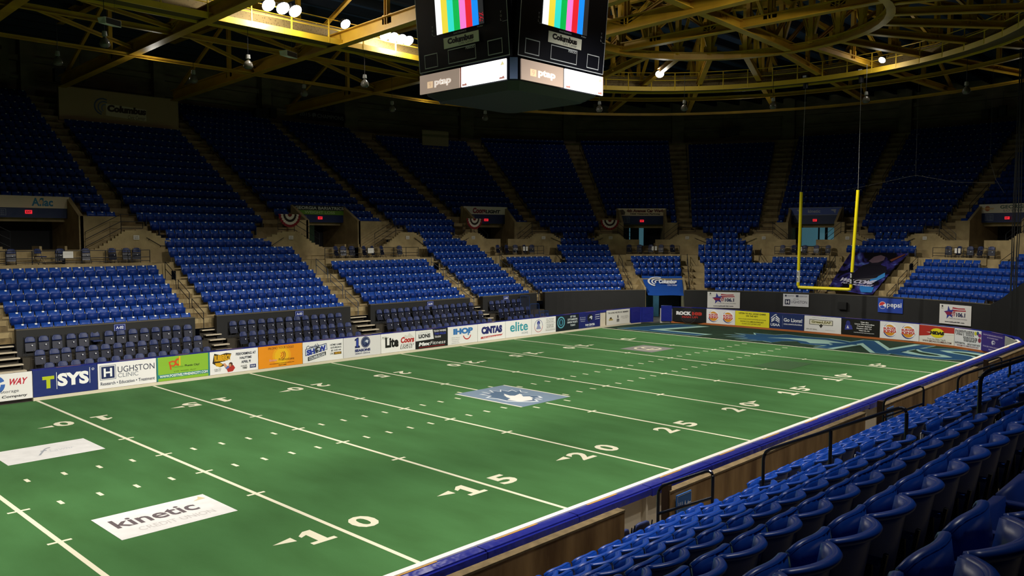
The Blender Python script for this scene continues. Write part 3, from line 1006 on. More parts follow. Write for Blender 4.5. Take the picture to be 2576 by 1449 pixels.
end_panel(78.12, 80.3, '#3f2a86', [
    ('T', 'GROUP RATES/FUNDRAISING PACKAGES', .08, .84, .92, .91, {'b': .03}, '#c9b8e2'), ('T', 'OF 10 OR MORE TICKETS', .26, .70, .74, .77, {'b': .03}, '#c9b8e2')] + lion(.44, .38, .62, .66, '#e6e0f0', '#3f2a86') + [
    ('T', 'YOUR SEAT WITH LIONS FRIENDS', .08, .24, .92, .31, {'b': .03}, '#c9b8e2'), ('T', 'NEXT GAME', .34, .1, .66, .17, {'b': .03}, '#c9b8e2')],
    'purple banner about group rates at the right end of the boards')
end_panel(80.34, 82.3, '#e6e2d8', [('T', 'J.LO', .1, .2, .9, .6, {'b': .03}, '#3b3f55')], 'narrow white banner at the far right end of the boards')

# ------------------------------------------------------------------ black front walls of the stands and their signs
b = MB()
cs = [c for c in cuts]
for s0, s1 in zip(cs[:-1], cs[1:]):
    m = (s0 + s1) / 2
    if 30.6 < m < 33.65:
        continue
    if any(a0 < m < a1 for a0, a1 in AISLES[:5]):
        continue
    zt = 2.40
    b.hexa([bw(s0, -.55, 0), bw(s1, -.55, 0), bw(s1, -.29, 0), bw(s0, -.29, 0), bw(s0, -.55, zt), bw(s1, -.55, zt), bw(s1, -.29, zt), bw(s0, -.29, zt)])
o = b.build('wall_front_of_stands', BLK)
tag(o, kind='structure')
b = MB()
for s0, s1 in zip(cs[:-1], cs[1:]):
    m = (s0 + s1) / 2
    if 30.6 < m < 33.65 or any(a0 < m < a1 for a0, a1 in AISLES[:5]):
        continue
    b.hexa([bw(s0, -.57, 2.40), bw(s1, -.57, 2.40), bw(s1, -.27, 2.40), bw(s0, -.27, 2.40), bw(s0, -.57, 2.44), bw(s1, -.57, 2.44), bw(s1, -.27, 2.44), bw(s0, -.27, 2.44)])
b.build('trim_1', mat('grey_cap', '#5c5648', .7)).__setitem__('kind', 'structure')


def bowl_sheet(name, s0, s1, d, z0, z1, color, items, label, cat='sign', **kw):
    p0, p1 = bw(s0, d, 0), bw(s1, d, 0)
    return sheet(name, p0[:2], p1[:2], z0, z1, color, items, label, cat, **kw)


for s, t in ((-8.85, 'A-02'), (.85, 'A-03'), (10.45, 'A-04'), (17.45, 'A-05')):
    bowl_sheet('section_sign', s - .27, s + .27, -.575, 2.04, 2.37, '#1b2c78', [
        ('R', .04, .06, .96, .94, '#aab4da'), ('R', .07, .1, .93, .9, '#1b2c78'), ('T', t, .18, .3, .82, .72, {'b': .03}, '#e8ecf6')],
        'small blue sign reading %s on the black wall' % t, 'sign')

def _star(cx, cy, rx, ry):
    r = []
    for k in range(10):
        a_ = math.radians(100 + 36 * k)
        f_ = 1 if k % 2 == 0 else .42
        r.append((cx + rx * f_ * math.cos(a_), cy + ry * f_ * math.sin(a_)))
    return r


star = [('P', [(.42, .88), (.60, .84), (.80, .86), (.84, .70), (.62, .68), (.40, .66)], '#b03440'), ('P', [(.42, .80), (.62, .78), (.82, .80), (.82, .76), (.62, .74), (.42, .76)], '#f0eeea'),
        ('P', _star(.31, .58, .17, .36), '#3a3f94'), ('P', [(.17, .62), (.30, .64), (.44, .60), (.36, .48), (.24, .46)], '#8f2c4c'),
        ('T', 'n', .43, .42, .50, .66, {'b': .02, 's': .3}, '#a03048'), ('T', '106.1', .54, .40, .82, .62, {'b': .04}, '#2f3058'),
        ('T', "Columbus' Best Country, Guaranteed.", .30, .26, .88, .33, '#77777c'), ('T', 'www.mySouth1061.com', .18, .07, .80, .16, {'b': .03}, '#2c2c34'),
        ('T', 'iHeart', .05, .78, .13, .82, '#444444'), ('E', .09, .90, .05, .05, '#555555')]
bowl_sheet('wall_banner', 35.45, 37.95, -.60, 1.1, 2.32, '#eceae4', star, 'white 106.1 radio banner on the black wall above the left burger banner', 'banner')
bowl_sheet('wall_banner', 41.2, 43.1, -.60, 1.4, 2.32, '#dfe0e6', [
    ('R', .07, .14, .28, .56, '#23284a'), ('T', 'H', .11, .22, .24, .48, {'b': .04}, '#f0f0f0'), ('T', 'JACK', .4, .54, .62, .64, '#3b3f55'), ('T', 'UGHSTON', .31, .26, .94, .48, '#3b3f55'),
    ('R', .07, .78, .14, .92, '#33384f'), ('T', 'HUGHSTON', .17, .80, .42, .9, '#77798a'), ('R', .50, .76, .60, .93, '#33384f'), ('T', 'UGHSTON', .62, .78, .94, .9, '#77798a')],
    'white JACK HUGHSTON banner on the black wall', 'banner')
bowl_sheet('wall_banner', 48.15, 49.95, -.60, 1.35, 2.34, '#2a48a8', [
    ('E', .19, .5, .26, .26, '#e8ecf4'), ('A', .19, .5, 0, .235, 35, 190, '#cc3a38'), ('A', .19, .5, 0, .235, 205, 330, '#2f4fb0'), ('T', 'pepsi', .37, .3, .95, .72, {'b': .02}, '#f2f4f8')],
    'blue pepsi banner on the black wall', 'banner')
bowl_sheet('wall_banner', 52.6, 54.9, -.60, .96, 2.22, '#e8e6e0', star, 'white 106.1 radio banner on the black wall at the right', 'banner')
b = MB()
b.box(0, .62, -.22, 0, 0, .5)
b.box(.04, .58, -.235, -.22, .05, .45)
o = b.build('wall_loudspeaker', mat('black_grille', '#0c0c0c', .5), loc=bw(45.3, -.57, 1.38), rz=brot(45.6))
tag(o, 'black boxy loudspeaker mounted on the black end wall', 'loudspeaker')

# tunnel under the blue drape: dark side walls and a pale blue lit passage
TEAL = mat('teal_passage_paint', '#4d7f92', .6, emit=.0, var=.15, scale=2)
b = MB()
for s0, s1 in ((30.45, 30.6), (33.65, 33.8)):
    b.hexa([bw(s0, -.5, 0), bw(s1, -.5, 0), bw(s1, 3.0, 0), bw(s0, 3.0, 0), bw(s0, -.5, 2.6), bw(s1, -.5, 2.6), bw(s1, 3.0, 3.55), bw(s0, 3.0, 3.55)])
tag(b.build('wall_tunnel_sides', CONC), kind='structure')
b = MB()
b.hexa([bw(30.6, 5, 0), bw(33.65, 5, 0), bw(33.65, 5.2, 0), bw(30.6, 5.2, 0), bw(30.6, 5, 3.4), bw(33.65, 5, 3.4), bw(33.65, 5.2, 3.4), bw(30.6, 5.2, 3.4)])
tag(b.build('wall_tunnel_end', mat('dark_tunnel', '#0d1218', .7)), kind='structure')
b = MB()
b.hexa([bw(30.75, 4.9, 0), bw(32.0, 4.9, 0), bw(32.0, 4.98, 0), bw(30.75, 4.98, 0), bw(30.75, 4.9, 1.6), bw(32.0, 4.9, 1.6), bw(32.0, 4.98, 1.6), bw(30.75, 4.98, 1.6)])
b.hexa([bw(31.75, 3.2, 0), bw(32.15, 3.2, 0), bw(32.15, 3.3, 0), bw(31.75, 3.3, 0), bw(31.75, 3.2, 2.6), bw(32.15, 3.2, 2.6), bw(32.15, 3.3, 2.6), bw(31.75, 3.3, 2.6)])
o = b.build('door_1', TEAL)
tag(o, kind='structure')
l = bpy.data.lights.new('tunnel_lamp', 'AREA')
l.energy = 25
l.size = .8
l.color = (.7, .9, 1)
lo = bpy.data.objects.new('tunnel_lamp', l)
lo.location = bw(32.2, 1.6, 2.5)
col.objects.link(lo)

# blue Columbus drape hanging over the tunnel
p0, p1 = Vector(bw(30.75, -.62, 2.02)), Vector(bw(33.6, -.62, 2.0))
q0, q1 = Vector(bw(30.6, 2.55, 3.62)), Vector(bw(33.62, 2.55, 3.55))
dx = (p1 - p0).normalized()
up = ((q0 + q1) / 2 - (p0 + p1) / 2)
hh = up.length
zax = up.normalized()
yax = zax.cross(dx).normalized()
zax = dx.cross(yax)
M = Matrix(((dx.x, yax.x, zax.x, p0.x), (dx.y, yax.y, zax.y, p0.y), (dx.z, yax.z, zax.z, p0.z), (0, 0, 0, 1)))
wdr = (p1 - p0).length
b = MB()
nx_, nz_ = 16, 12
sag = lambda u, v: .10 * math.sin(math.pi * v) * math.sin(math.pi * u) + .02 * math.sin(7 * u + 5 * v)
ext = lambda v: .10 * v
vs = [((u / nx_) * wdr + (u / nx_ * 2 - 1) * ext(v / nz_) * wdr, sag(u / nx_, v / nz_), v / nz_ * hh) for v in range(nz_ + 1) for u in range(nx_ + 1)]
vs += [(x, y + .012, z) for x, y, z in vs]
N1 = (nx_ + 1) * (nz_ + 1)
fs = []
for v in range(nz_):
    for u in range(nx_):
        a = v * (nx_ + 1) + u
        fs += [(a, a + 1, a + nx_ + 2, a + nx_ + 1), (a + N1, a + nx_ + 1 + N1, a + nx_ + 2 + N1, a + 1 + N1)]
b.add(vs, fs)
drape = b.build('tunnel_drape', mat('blue_drape', '#1f4fa6', .45, var=.06, scale=1, bump=.3, bscale=1.5), smooth=True)
drape.matrix_world = M
tag(drape, 'blue Columbus Civic Center drape sloping over the corner tunnel', 'banner')


def columbus_logo(x0, y0, x1, y1, c, c2, w_h):
    X = lambda t: x0 + (x1 - x0) * t
    Yv = lambda t: y0 + (y1 - y0) * t
    r = (y1 - y0) * .5
    return [('A', X(.2), Yv(.5), r * .80, r * 1.0, 60, 250, c2), ('A', X(.22), Yv(.48), r * .52, r * .68, 60, 235, c2), ('A', X(.24), Yv(.46), r * .26, r * .4, 60, 220, c2),
            ('T', 'Columbus', X(.26), Yv(.30), X(1.0), Yv(.72), {'b': .06, 's': .15}, c), ('T', 'Civic Center', X(.58), Yv(.06), X(.98), Yv(.26), {'s': .15}, c)]


art(drape, wdr, hh, columbus_logo(.2, .38, .9, .82, '#eef2f6', '#eef2f6', 1), front=.03)

# ------------------------------------------------------------------ stadium seats
SW = .51
TPL_N = None


def seat_parts():
    """detailed seat: returns meshes for backrest, seat_pan, arm_rest, seat_bracket (origin: floor below the back)"""
    b = MB()

    def back(u, v):
        w = .228 - .02 * (1 - v)
        return (w * u, -.115 * abs(u) ** 2.2 - .075 * (1 - v) + .012, .36 + .455 * v - .02 * u * u * v)
    b.shell(back, 12, 6, -.016)
    # thick rolled rim round the top and the sides
    rim = [Vector(back(-1 + 2 * i / 18, 1)) for i in range(19)]
    nr = []
    for i in range(19):
        t = rim[min(i + 1, 18)] - rim[max(i - 1, 0)]
        nr.append(Vector((-t.y, t.x, 0)).normalized())
    ROUND = [(-.006, -.024), (.016, -.030), (.034, -.024), (.040, -.006), (.030, .008), (.010, .012), (-.004, .006), (-.010, -.008)]
    b.sweep(rim, nr, ROUND)
    for sx in (-1, 1):
        for j in range(4):
            a, c = Vector(back(sx, j / 4)), Vector(back(sx, (j + 1) / 4))
            b.beam(a + Vector((0, .012, 0)), c + Vector((0, .012, 0)), .02, .04, (0, 1, 0))
    m1 = b.mesh('backrest', SEAT, True)
    b = MB()

    def pan(u, v):
        return (.215 * u, -.235 + .03 * (1 - v) - .055 * u * u - .02 * v, .38 + .35 * v - .05 * u ** 4 * v)
    b.shell(pan, 8, 4, .03)
    rim = [Vector(pan(-1 + i / 6, 1)) for i in range(13)]
    nr = []
    for i in range(13):
        t = rim[min(i + 1, 12)] - rim[max(i - 1, 0)]
        nr.append(Vector((-t.y, t.x, 0)).normalized())
    b.sweep(rim, nr, [(-.014, -.012), (.0, -.018), (.026, -.014), (.032, -.002), (.022, .008), (.004, .008), (-.010, .002)])
    b.tube([(-.2, -.245, .40), (.2, -.245, .40)], .014, 6)
    m2 = b.mesh('seat_pan', SEAT, True)
    b = MB()
    b.box(.228, .282, -.33, -.02, .565, .592)
    b.box(.235, .275, -.335, -.315, .55, .60)
    m3 = b.mesh('arm_rest', SEATD)
    b = MB()
    b.box(.243, .267, -.16, -.06, .0, .57)
    b.box(.235, .275, -.22, .05, .0, .03)
    b.beam((.255, -.10, .36), (.255, -.28, .42), .02, .05)
    b.beam((.255, -.05, .30), (.235, .0, .62), .02, .03)
    m4 = b.mesh('seat_bracket', RAIL)
    return m1, m2, m3, m4


SM = seat_parts()
MB_pan_down = MB()


def _pd(u, v):
    return (.205 * u, -.24 - .40 * v, .40 + .02 * math.sin(math.pi * v) - .0 * u + .02 * u * u)


MB_pan_down.shell(_pd, 8, 4, .03)
PAN_DOWN = MB_pan_down.mesh('seat_pan', SEATD)

# far seats: simplified template for the thousands of small ones
tb = MB()


def bk2(u, v):
    return (.246 * u, -.03 * u * u - .17 * (1 - v), .36 + .445 * v)


tb.k = 0
tb.shell(bk2, 4, 1, -.03)
tb.k = 1
tb.shell(lambda u, v: (.228 * u, -.26 - .055 * v, .27 + .33 * v), 1, 1, -.05)
tb.k = 3
tb.box(.249, .261, -.30, -.02, 0.0, .55)
tb.k = 1
tb.box(.232, .278, -.33, -.04, .55, .575)
n_noplate_v, n_noplate_f = len(tb.v), len(tb.f)
tb.k = 2
tb.add([(.04, -.074, .755), (.13, -.078, .755), (.13, -.056, .812), (.04, -.052, .812),
        (.04, -.05, .755), (.13, -.05, .755), (.13, -.02, .818), (.04, -.02, .818)], [(0, 1, 2, 3), (3, 2, 6, 7), (0, 3, 7, 4), (1, 5, 6, 2)])
TV = np.array(tb.v)
far_v, far_f, far_m = [], [], []
far_n = 0


def far_seat(x, y, z, rz, plate=True):
    global far_n
    nv = len(TV) if plate else n_noplate_v
    c, s = math.cos(rz), math.sin(rz)
    P = TV[:nv]
    o = np.empty((nv, 3))
    o[:, 0] = x + P[:, 0] * c - P[:, 1] * s
    o[:, 1] = y + P[:, 0] * s + P[:, 1] * c
    o[:, 2] = z + P[:, 2]
    far_v.append(o)
    nf = len(tb.f) if plate else n_noplate_f
    far_f.extend([tuple(i + far_n for i in f) for f in tb.f[:nf]])
    far_m.extend(tb.m[:nf])
    far_n += nv


# near stand: rows measured from the wall upward
NY0, NDY, NZ0, NDZ, NPITCH = -18.94, -.845, 3.725, .448, .495
NEAR_AISLE = [(-13.6, -12.55), (-4.6, -3.5)]
near = []
for j in range(-2, 6):
    y = NY0 + NDY * j
    zf = NZ0 + NDZ * j - .82
    for a0, a1 in ((-24.4, -13.6), (-12.55, -4.6), (-3.5, 6.0)):
        n = int((a1 - a0) / NPITCH)
        off = (a1 - a0 - n * NPITCH) / 2
        for i in range(n):
            x = a0 + off + (i + .5) * NPITCH
            if math.hypot(x - CAM.x, y - CAM.y) < 1.5:
                continue
            if j >= 5 and x < -21.5:
                continue
            pr = project(x, y, zf + .75)
            if not pr:
                continue
            vis = -120 < pr[0] < W + 120 and -50 < pr[1] < H + 160
            near.append((pr[2] if vis else 999, x, y, zf, j, i == 0, i == n - 1, a0))
near.sort()
ROWN = {-2: 'front row', -1: 'second row', 0: 'third row', 1: 'fourth row', 2: 'fifth row', 3: 'sixth row', 4: 'seventh row', 5: 'eighth row'}
RZ = math.pi
BLOCKN = {-24.4: 'left of the nearest aisle', -12.55: 'between the two near aisles', -3.5: 'beyond the second near aisle'}
for q, (dist, x, y, zf, j, first, last, a0) in enumerate(near):
    if q < 300 and dist < 900:
        r = empty('stadium_seat', (x, y, zf), RZ)
        down = (a0 > -20 and first and False)
        g = 'blue seats, %s of the near stand, %s' % (ROWN[j], BLOCKN[a0])
        tag(r, 'blue plastic stadium seat, %s up from the stained wall, %s' % (ROWN[j], BLOCKN[a0]), 'seat', g)
        for me in SM:
            o = bpy.data.objects.new(me.name, me)
            o.parent = r
            col.objects.link(o)
        if first and a0 > -20:
            b = MB()
            b.box(.20, .30, -.345, -.335, .47, .565)
            o = b.build('row_letter_plate', PLATE, r)
            o.location.x = .0
    else:
        if dist < 900 or x < 6:
            far_seat(x, y, zf, RZ, False)
print('near seats', len(near))

# far stand seats, per row ranges of s
R_ = {}


def rows(ks, s0, s1):
    for k in ks:
        R_.setdefault(k, []).append((s0, s1))


A02, A03 = (-13.15, -5.15), (-3.95, 4.2)
rows(range(0, 6), -15.9, -14.95)
rows(range(0, 6), *A02)
rows(range(0, 8), -3.85, 4.15)
rows([8], -3.6, 3.1); rows([9], -3.1, 2.4); rows([10], -3.6, 3.2); rows(range(11, 24), *A03)
rows(range(0, 6), 5.95, 13.95)
rows(range(0, 8), 15.25, 20.35)
rows([8], 15.7, 20.0); rows([9], 16.3, 19.4); rows([10], 15.7, 20.35); rows(range(11, 28), 15.25, 20.8)
rows([0], 21.7, 28.7); rows(range(1, 5), 21.5, 29.15); rows([5], 21.5, 24.75); rows([5], 25.8, 29.15)
rows(range(6, 8), 25.8, 29.1); rows([8], 26.3, 28.65); rows([9], 26.7, 28.2); rows([10], 26.2, 28.75); rows(range(11, 28), 25.85, 29.2)
rows(range(3, 6), 30.3, 33.6)
rows([0], 36.0, 43.0); rows(range(1, 5), 35.2, 43.1); rows([5], 34.9, 38.35); rows([5], 39.65, 43.15)
rows([6, 7], 34.8, 38.25); rows([8], 35.3, 37.75); rows([9], 35.7, 37.2); rows([10], 35.1, 37.85); rows(range(11, 27), 34.5, 38.3)
rows([7], 44.0, 48.05); rows([8], 44.7, 47.4); rows([9], 45.15, 46.95); rows([10], 44.55, 47.5); rows(range(11, 28), 44.0, 48.15)
rows([0], 48.95, 55.4); rows(range(1, 5), 49.0, 57.0); rows([5], 49.15, 52.45); rows([5], 53.6, 57.5); rows(range(6, 27), 54.1, 57.8)
for k in (11, 12):
    rows([k], *A02); rows([k], 5.75, 14.0); rows([k], 21.6, 25.15); rows([k], 29.9, 33.65); rows([k], 39.3, 43.2); rows([k], 49.1, 53.3)
rows(range(13, 28), -13.2, -5.15); rows(range(13, 29), 5.75, 14.0); rows(range(13, 27), 21.6, 25.15); rows(range(13, 28), 29.9, 33.65)
rows(range(13, 28), 39.3, 43.2); rows(range(13, 27), 49.1, 53.3)
cnt = 0
for k, L in R_.items():
    for s0, s1 in L:
        # physical length of the row at this depth
        N = 40
        pts = [Vector(bw(s0 + (s1 - s0) * i / N, DK[k], 0)) for i in range(N + 1)]
        cum = [0]
        for a, c in zip(pts[:-1], pts[1:]):
            cum.append(cum[-1] + (c - a).length)
        n = int(cum[-1] / SW + .1)
        for i in range(n):
            t = (i + .5) / n * cum[-1]
            s = float(np.interp(t, cum, [s0 + (s1 - s0) * q / N for q in range(N + 1)]))
            if k in (11, 12) and any(abs(s - p['c']) < p['h'] + .55 for p in PORT):
                continue
            x, y, z = bw(s, DK[k], FL[k])
            far_seat(x, y, z, brot(s) , s < 48.5 and rng.random() > .02)
            cnt += 1
print('far seats', cnt)
V = np.concatenate(far_v)
me = bpy.data.meshes.new('stadium_seats')
nl = sum(len(f) for f in far_f)
me.vertices.add(len(V))
me.vertices.foreach_set('co', V.ravel())
me.loops.add(nl)
me.loops.foreach_set('vertex_index', np.concatenate([np.array(f) for f in far_f]))
me.polygons.add(len(far_f))
ls = np.cumsum([0] + [len(f) for f in far_f[:-1]])
me.polygons.foreach_set('loop_start', ls)
me.update(calc_edges=True)
for m_ in (FSEAT, FPAN, PLATE, mat('highlight_grey_bracket', '#5d6780', .5)):  # bracket grey lightened to paint the highlight lines between the pans
    me.materials.append(m_)
me.polygons.foreach_set('material_index', far_m)
me.update()
o = bpy.data.objects.new('stadium_seats', me)
col.objects.link(o)
tag(o, 'rows of blue plastic seats with white number plates filling the far stands', 'seats', kind='stuff')

# ------------------------------------------------------------------ low risers with navy folding chairs
RY = [(15.1, 15.9, .25), (15.9, 16.7, .74), (16.7, 17.28, 1.25)]
LUMB = mat('pale_bleacher_board', '#cbbfa6', .6, var=.1, scale=2)
for (x0, x1, lb) in ((-13.15, -4.75, 'A-02'), (-3.75, 4.3, 'A-03'), (5.7, 14.6, 'A-04'), (15.3, 20.9, 'A-05')):
    b = MB()
    for y0, y1, z in RY:
        b.box(x0, x1, y0, y1, z - .06, z)
        b.box(x0, x1, y0, y0 + .03, 0, z - .06)
    o = b.build('seating_riser', mat('dark_riser', '#3a3428', .8))
    tag(o, 'low stepped riser carrying navy folding chairs below sign %s' % lb, 'riser')
b = None
for i, (x0, x1) in enumerate(((-14.95, -13.2), (-4.7, -3.8), (4.35, 5.65), (14.65, 15.25))):
    root = empty('riser_steps', ((x0 + x1) / 2, 14.6, 0))
    tag(root, ['pale slatted steps beside the folding chairs at the left edge', 'pale slatted steps between signs A-02 and A-03', 'pale slatted steps between signs A-03 and A-04',
               'pale slatted steps between signs A-04 and A-05'][i], 'steps')
    w = (x1 - x0) / 2 - .03
    n = 8
    for q in range(n):
        b = MB()
        y = .0 + q * .42
        z = .18 + q * .22
        b.box(-w, w, y, y + .30, z - .05, z)
        b.build('tread', LUMB, root)
    b = MB()
    for q in range(n):
        y = .0 + q * .42
        b.box(-w, w, y + .30, y + .33, 0, .18 + q * .22 - .02)
    b.build('riser_board', mat('dark_riser_face', '#2c261c', .8), root)


def folding_chair(down=False):
    t = empty('folding_chair')
    b = MB()
    b.shell(lambda u, v: (.205 * u * (1 - .25 * max(0, v - .6) / .4 * abs(u)), .02 - .03 * u * u + .05 * v, .60 + .25 * v - .05 * max(0, abs(u) - .55) * v), 8, 5, -.035)
    kids_ = [b.build('backrest', NAVY, t, smooth=True)]
    b = MB()
    if down:
        b.box(-.2, .2, -.38, .0, .42, .47)
    else:
        b.shell(lambda u, v: (.205 * u, -.10 + .05 * v, .22 + .36 * v), 2, 2, .04)
    kids_.append(b.build('seat', NAVYD if not down else NAVY, t))
    b = MB()
    for sx in (-.215, .215):
        b.tube([(sx, -.30, 0), (sx, .0, .45), (sx, .055, .84)], .012, 6)
        b.tube([(sx * .93, .20, 0), (sx * .93, -.06, .46)], .012, 6)
    b.tube([(-.215, -.25, .08), (.215, -.25, .08)], .009, 5)
    b.tube([(-.2, .17, .08), (.2, .17, .08)], .009, 5)
    kids_.append(b.build('frame', RAIL, t))
    if not down:
        b = MB()
        b.box(.03, .075, -.155, -.148, .46, .505)
        kids_.append(b.build('number_sticker', PLATE, t))
    kids[t.name] = kids_
    return t


proto_up, proto_dn = folding_chair(), folding_chair(True)
used_up = used_dn = False


def put_chair(x, y, z, rz, label, group, down=False):
    global used_up, used_dn
    src = proto_dn if down else proto_up
    first = not (used_dn if down else used_up)
    if first:
        c = src
        if down:
            used_dn = True
        else:
            used_up = True
    else:
        c = copy_tree(src)
    c.location = (x, y, z)
    c.rotation_euler = (0, 0, rz)
    tag(c, label, 'chair', group)
    return c


RN = ['front row behind the boards', 'middle row', 'top row against the black wall']
for (x0, x1, lb) in ((-12.95, -5.0, 'A-02'), (-3.45, 4.1, 'A-03'), (6.05, 14.35, 'A-04'), (15.65, 20.4, 'A-05')):
    for r in range(3):
        y = 15.62 + .78 * r
        z = RY[r][2]
        n = int((x1 - x0) / .545)
        for i in range(n):
            if lb == 'A-05' and r > 0 and i > 5:
                continue
            x = x0 + (i + .5) * .545 + rng.uniform(-.03, .03) + .12 * (2 - r)
            dn = (lb == 'A-02' and r == 2 and i == 5)
            if dn:
                put_chair(x, y + .1, z, 0, 'navy folding chair with its seat down in the top row below sign A-02', None, True)
            else:
                put_chair(x, y + rng.uniform(-.03, .03), z, rng.uniform(-.06, .06), 'navy padded folding chair, seat tipped up, %s below sign %s' % (RN[r], lb), 'navy folding chairs, %s below %s' % (RN[r], lb))

# ------------------------------------------------------------------ portals
SIGN_ART = {
    'aflac': ('#e2cdb2', [('T', 'Aflac', .54, .16, .80, .86, {'b': .03}, '#2479a8'), ('E', .655, .5, .14, .2, '#d8b490')], 'beige Aflac sign above the leftmost stand entrance'),
    'gb': ('#10140f', [('R', 0, 0, 1, .47, '#5e8a22'), ('T', 'GEORGIA BARIATRICS', .02, .56, .98, .88, {'b': .02}, '#c8cabc'), ('T', 'WEIGHT LOSS', .2, .1, .8, .4, {'b': .02}, '#a8bd86')],
           'black and green GEORGIA BARIATRICS WEIGHT LOSS sign above a stand entrance'),
    'coors': ('#e0d8c8', [('T', 'Coors', .2, .12, .5, .84, {'b': .06, 's': .1}, '#8a3038'), ('T', 'LIGHT', .5, .14, .84, .6, {'b': .06, 's': .2}, '#2c2c2a')], 'grey Coors LIGHT sign above a stand entrance'),
    'carwash': ('#e6d2b4', [('T', '4th Avenue Car Wash', .18, .46, .97, .9, {'b': .06}, '#6a2a26'), ('T', '1020 Veterans Parkway', .26, .1, .9, .36, {'b': .05}, '#2a2420'), ('P', [(.02, .1), (.04, .8), (.1, .86), (.15, .5), (.14, .14)], '#59473c')],
                'tan 4th Avenue Car Wash sign above a stand entrance'),
    'kinetic': ('#4058b0', [('R', 0, 0, 1, .06, '#8d93a4'), ('R', 0, .94, 1, 1, '#8d93a4'), ('R', 0, 0, .008, 1, '#8d93a4'), ('R', .992, 0, 1, 1, '#8d93a4'), ('T', 'kinetic', .36, .3, .6, .72, {'b': .02}, '#b0b6cc'),
                            ('P', [(.14, .72), (.22, .74), (.21, .2), (.18, .5), (.15, .56)], '#a8adc0'), ('P', [(.80, .72), (.9, .74), (.88, .2), (.85, .5), (.81, .56)], '#a8adc0')], 'blue kinetic sign above the entrance behind the goal post'),
    'lottery': ('#d6ccb8', [('T', 'GEORGIA', .36, .45, .86, .86, {'b': .03}, '#3f5a44'), ('T', 'LOTTERY', .42, .12, .8, .36, '#5a6a58'), ('E', .14, .5, .28, .3, '#b05a2a'), ('T', 'fantasy', .04, .36, .26, .64, {'b': .04}, '#dcb060')],
                'grey GEORGIA LOTTERY sign above the rightmost stand entrance'),
}
EXIT = mat('exit_sign_red', '#e02432', .5, emit=1.2)
FASC = mat('navy_fascia_paint', '#14275a', .5)
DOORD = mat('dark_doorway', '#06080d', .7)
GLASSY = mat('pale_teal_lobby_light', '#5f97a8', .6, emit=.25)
GREENW = mat('dark_green_wall', '#1c3a1f', .7)


def bhex(b, s0, s1, d0, d1, z0, z1, z0b=None, z1b=None):
    """box in bowl coordinates; z0b/z1b are heights at the outer depth"""
    z0b = z0 if z0b is None else z0b
    z1b = z1 if z1b is None else z1b
    n = max(1, int(abs(s1 - s0) / .8)) if s1 > XE else 1
    for i in range(n):
        a, c = s0 + (s1 - s0) * i / n, s0 + (s1 - s0) * (i + 1) / n
        b.hexa([bw(a, d0, z0), bw(c, d0, z0), bw(c, d1, z0b), bw(a, d1, z0b), bw(a, d0, z1), bw(c, d0, z1), bw(c, d1, z1b), bw(a, d1, z1b)])


def railing(name, runs, posts, label, r=.02, mt=None, cat='railing', n=6, top_r=None):
    root = empty(name, runs[0][0])
    inv = Vector(root.location)
    for i, pl in enumerate(runs):
        b = MB()
        b.tube([Vector(p) - inv for p in pl], (top_r or r) if i == 0 else r, n)
        b.build('top_rail' if i == 0 else 'mid_rail', mt or RAIL, root)
    for a, c in posts:
        b = MB()
        b.tube([Vector(a) - inv, Vector(c) - inv], r, n)
        b.build('post', mt or RAIL, root)
    if label:
        tag(root, label, cat)
    return root


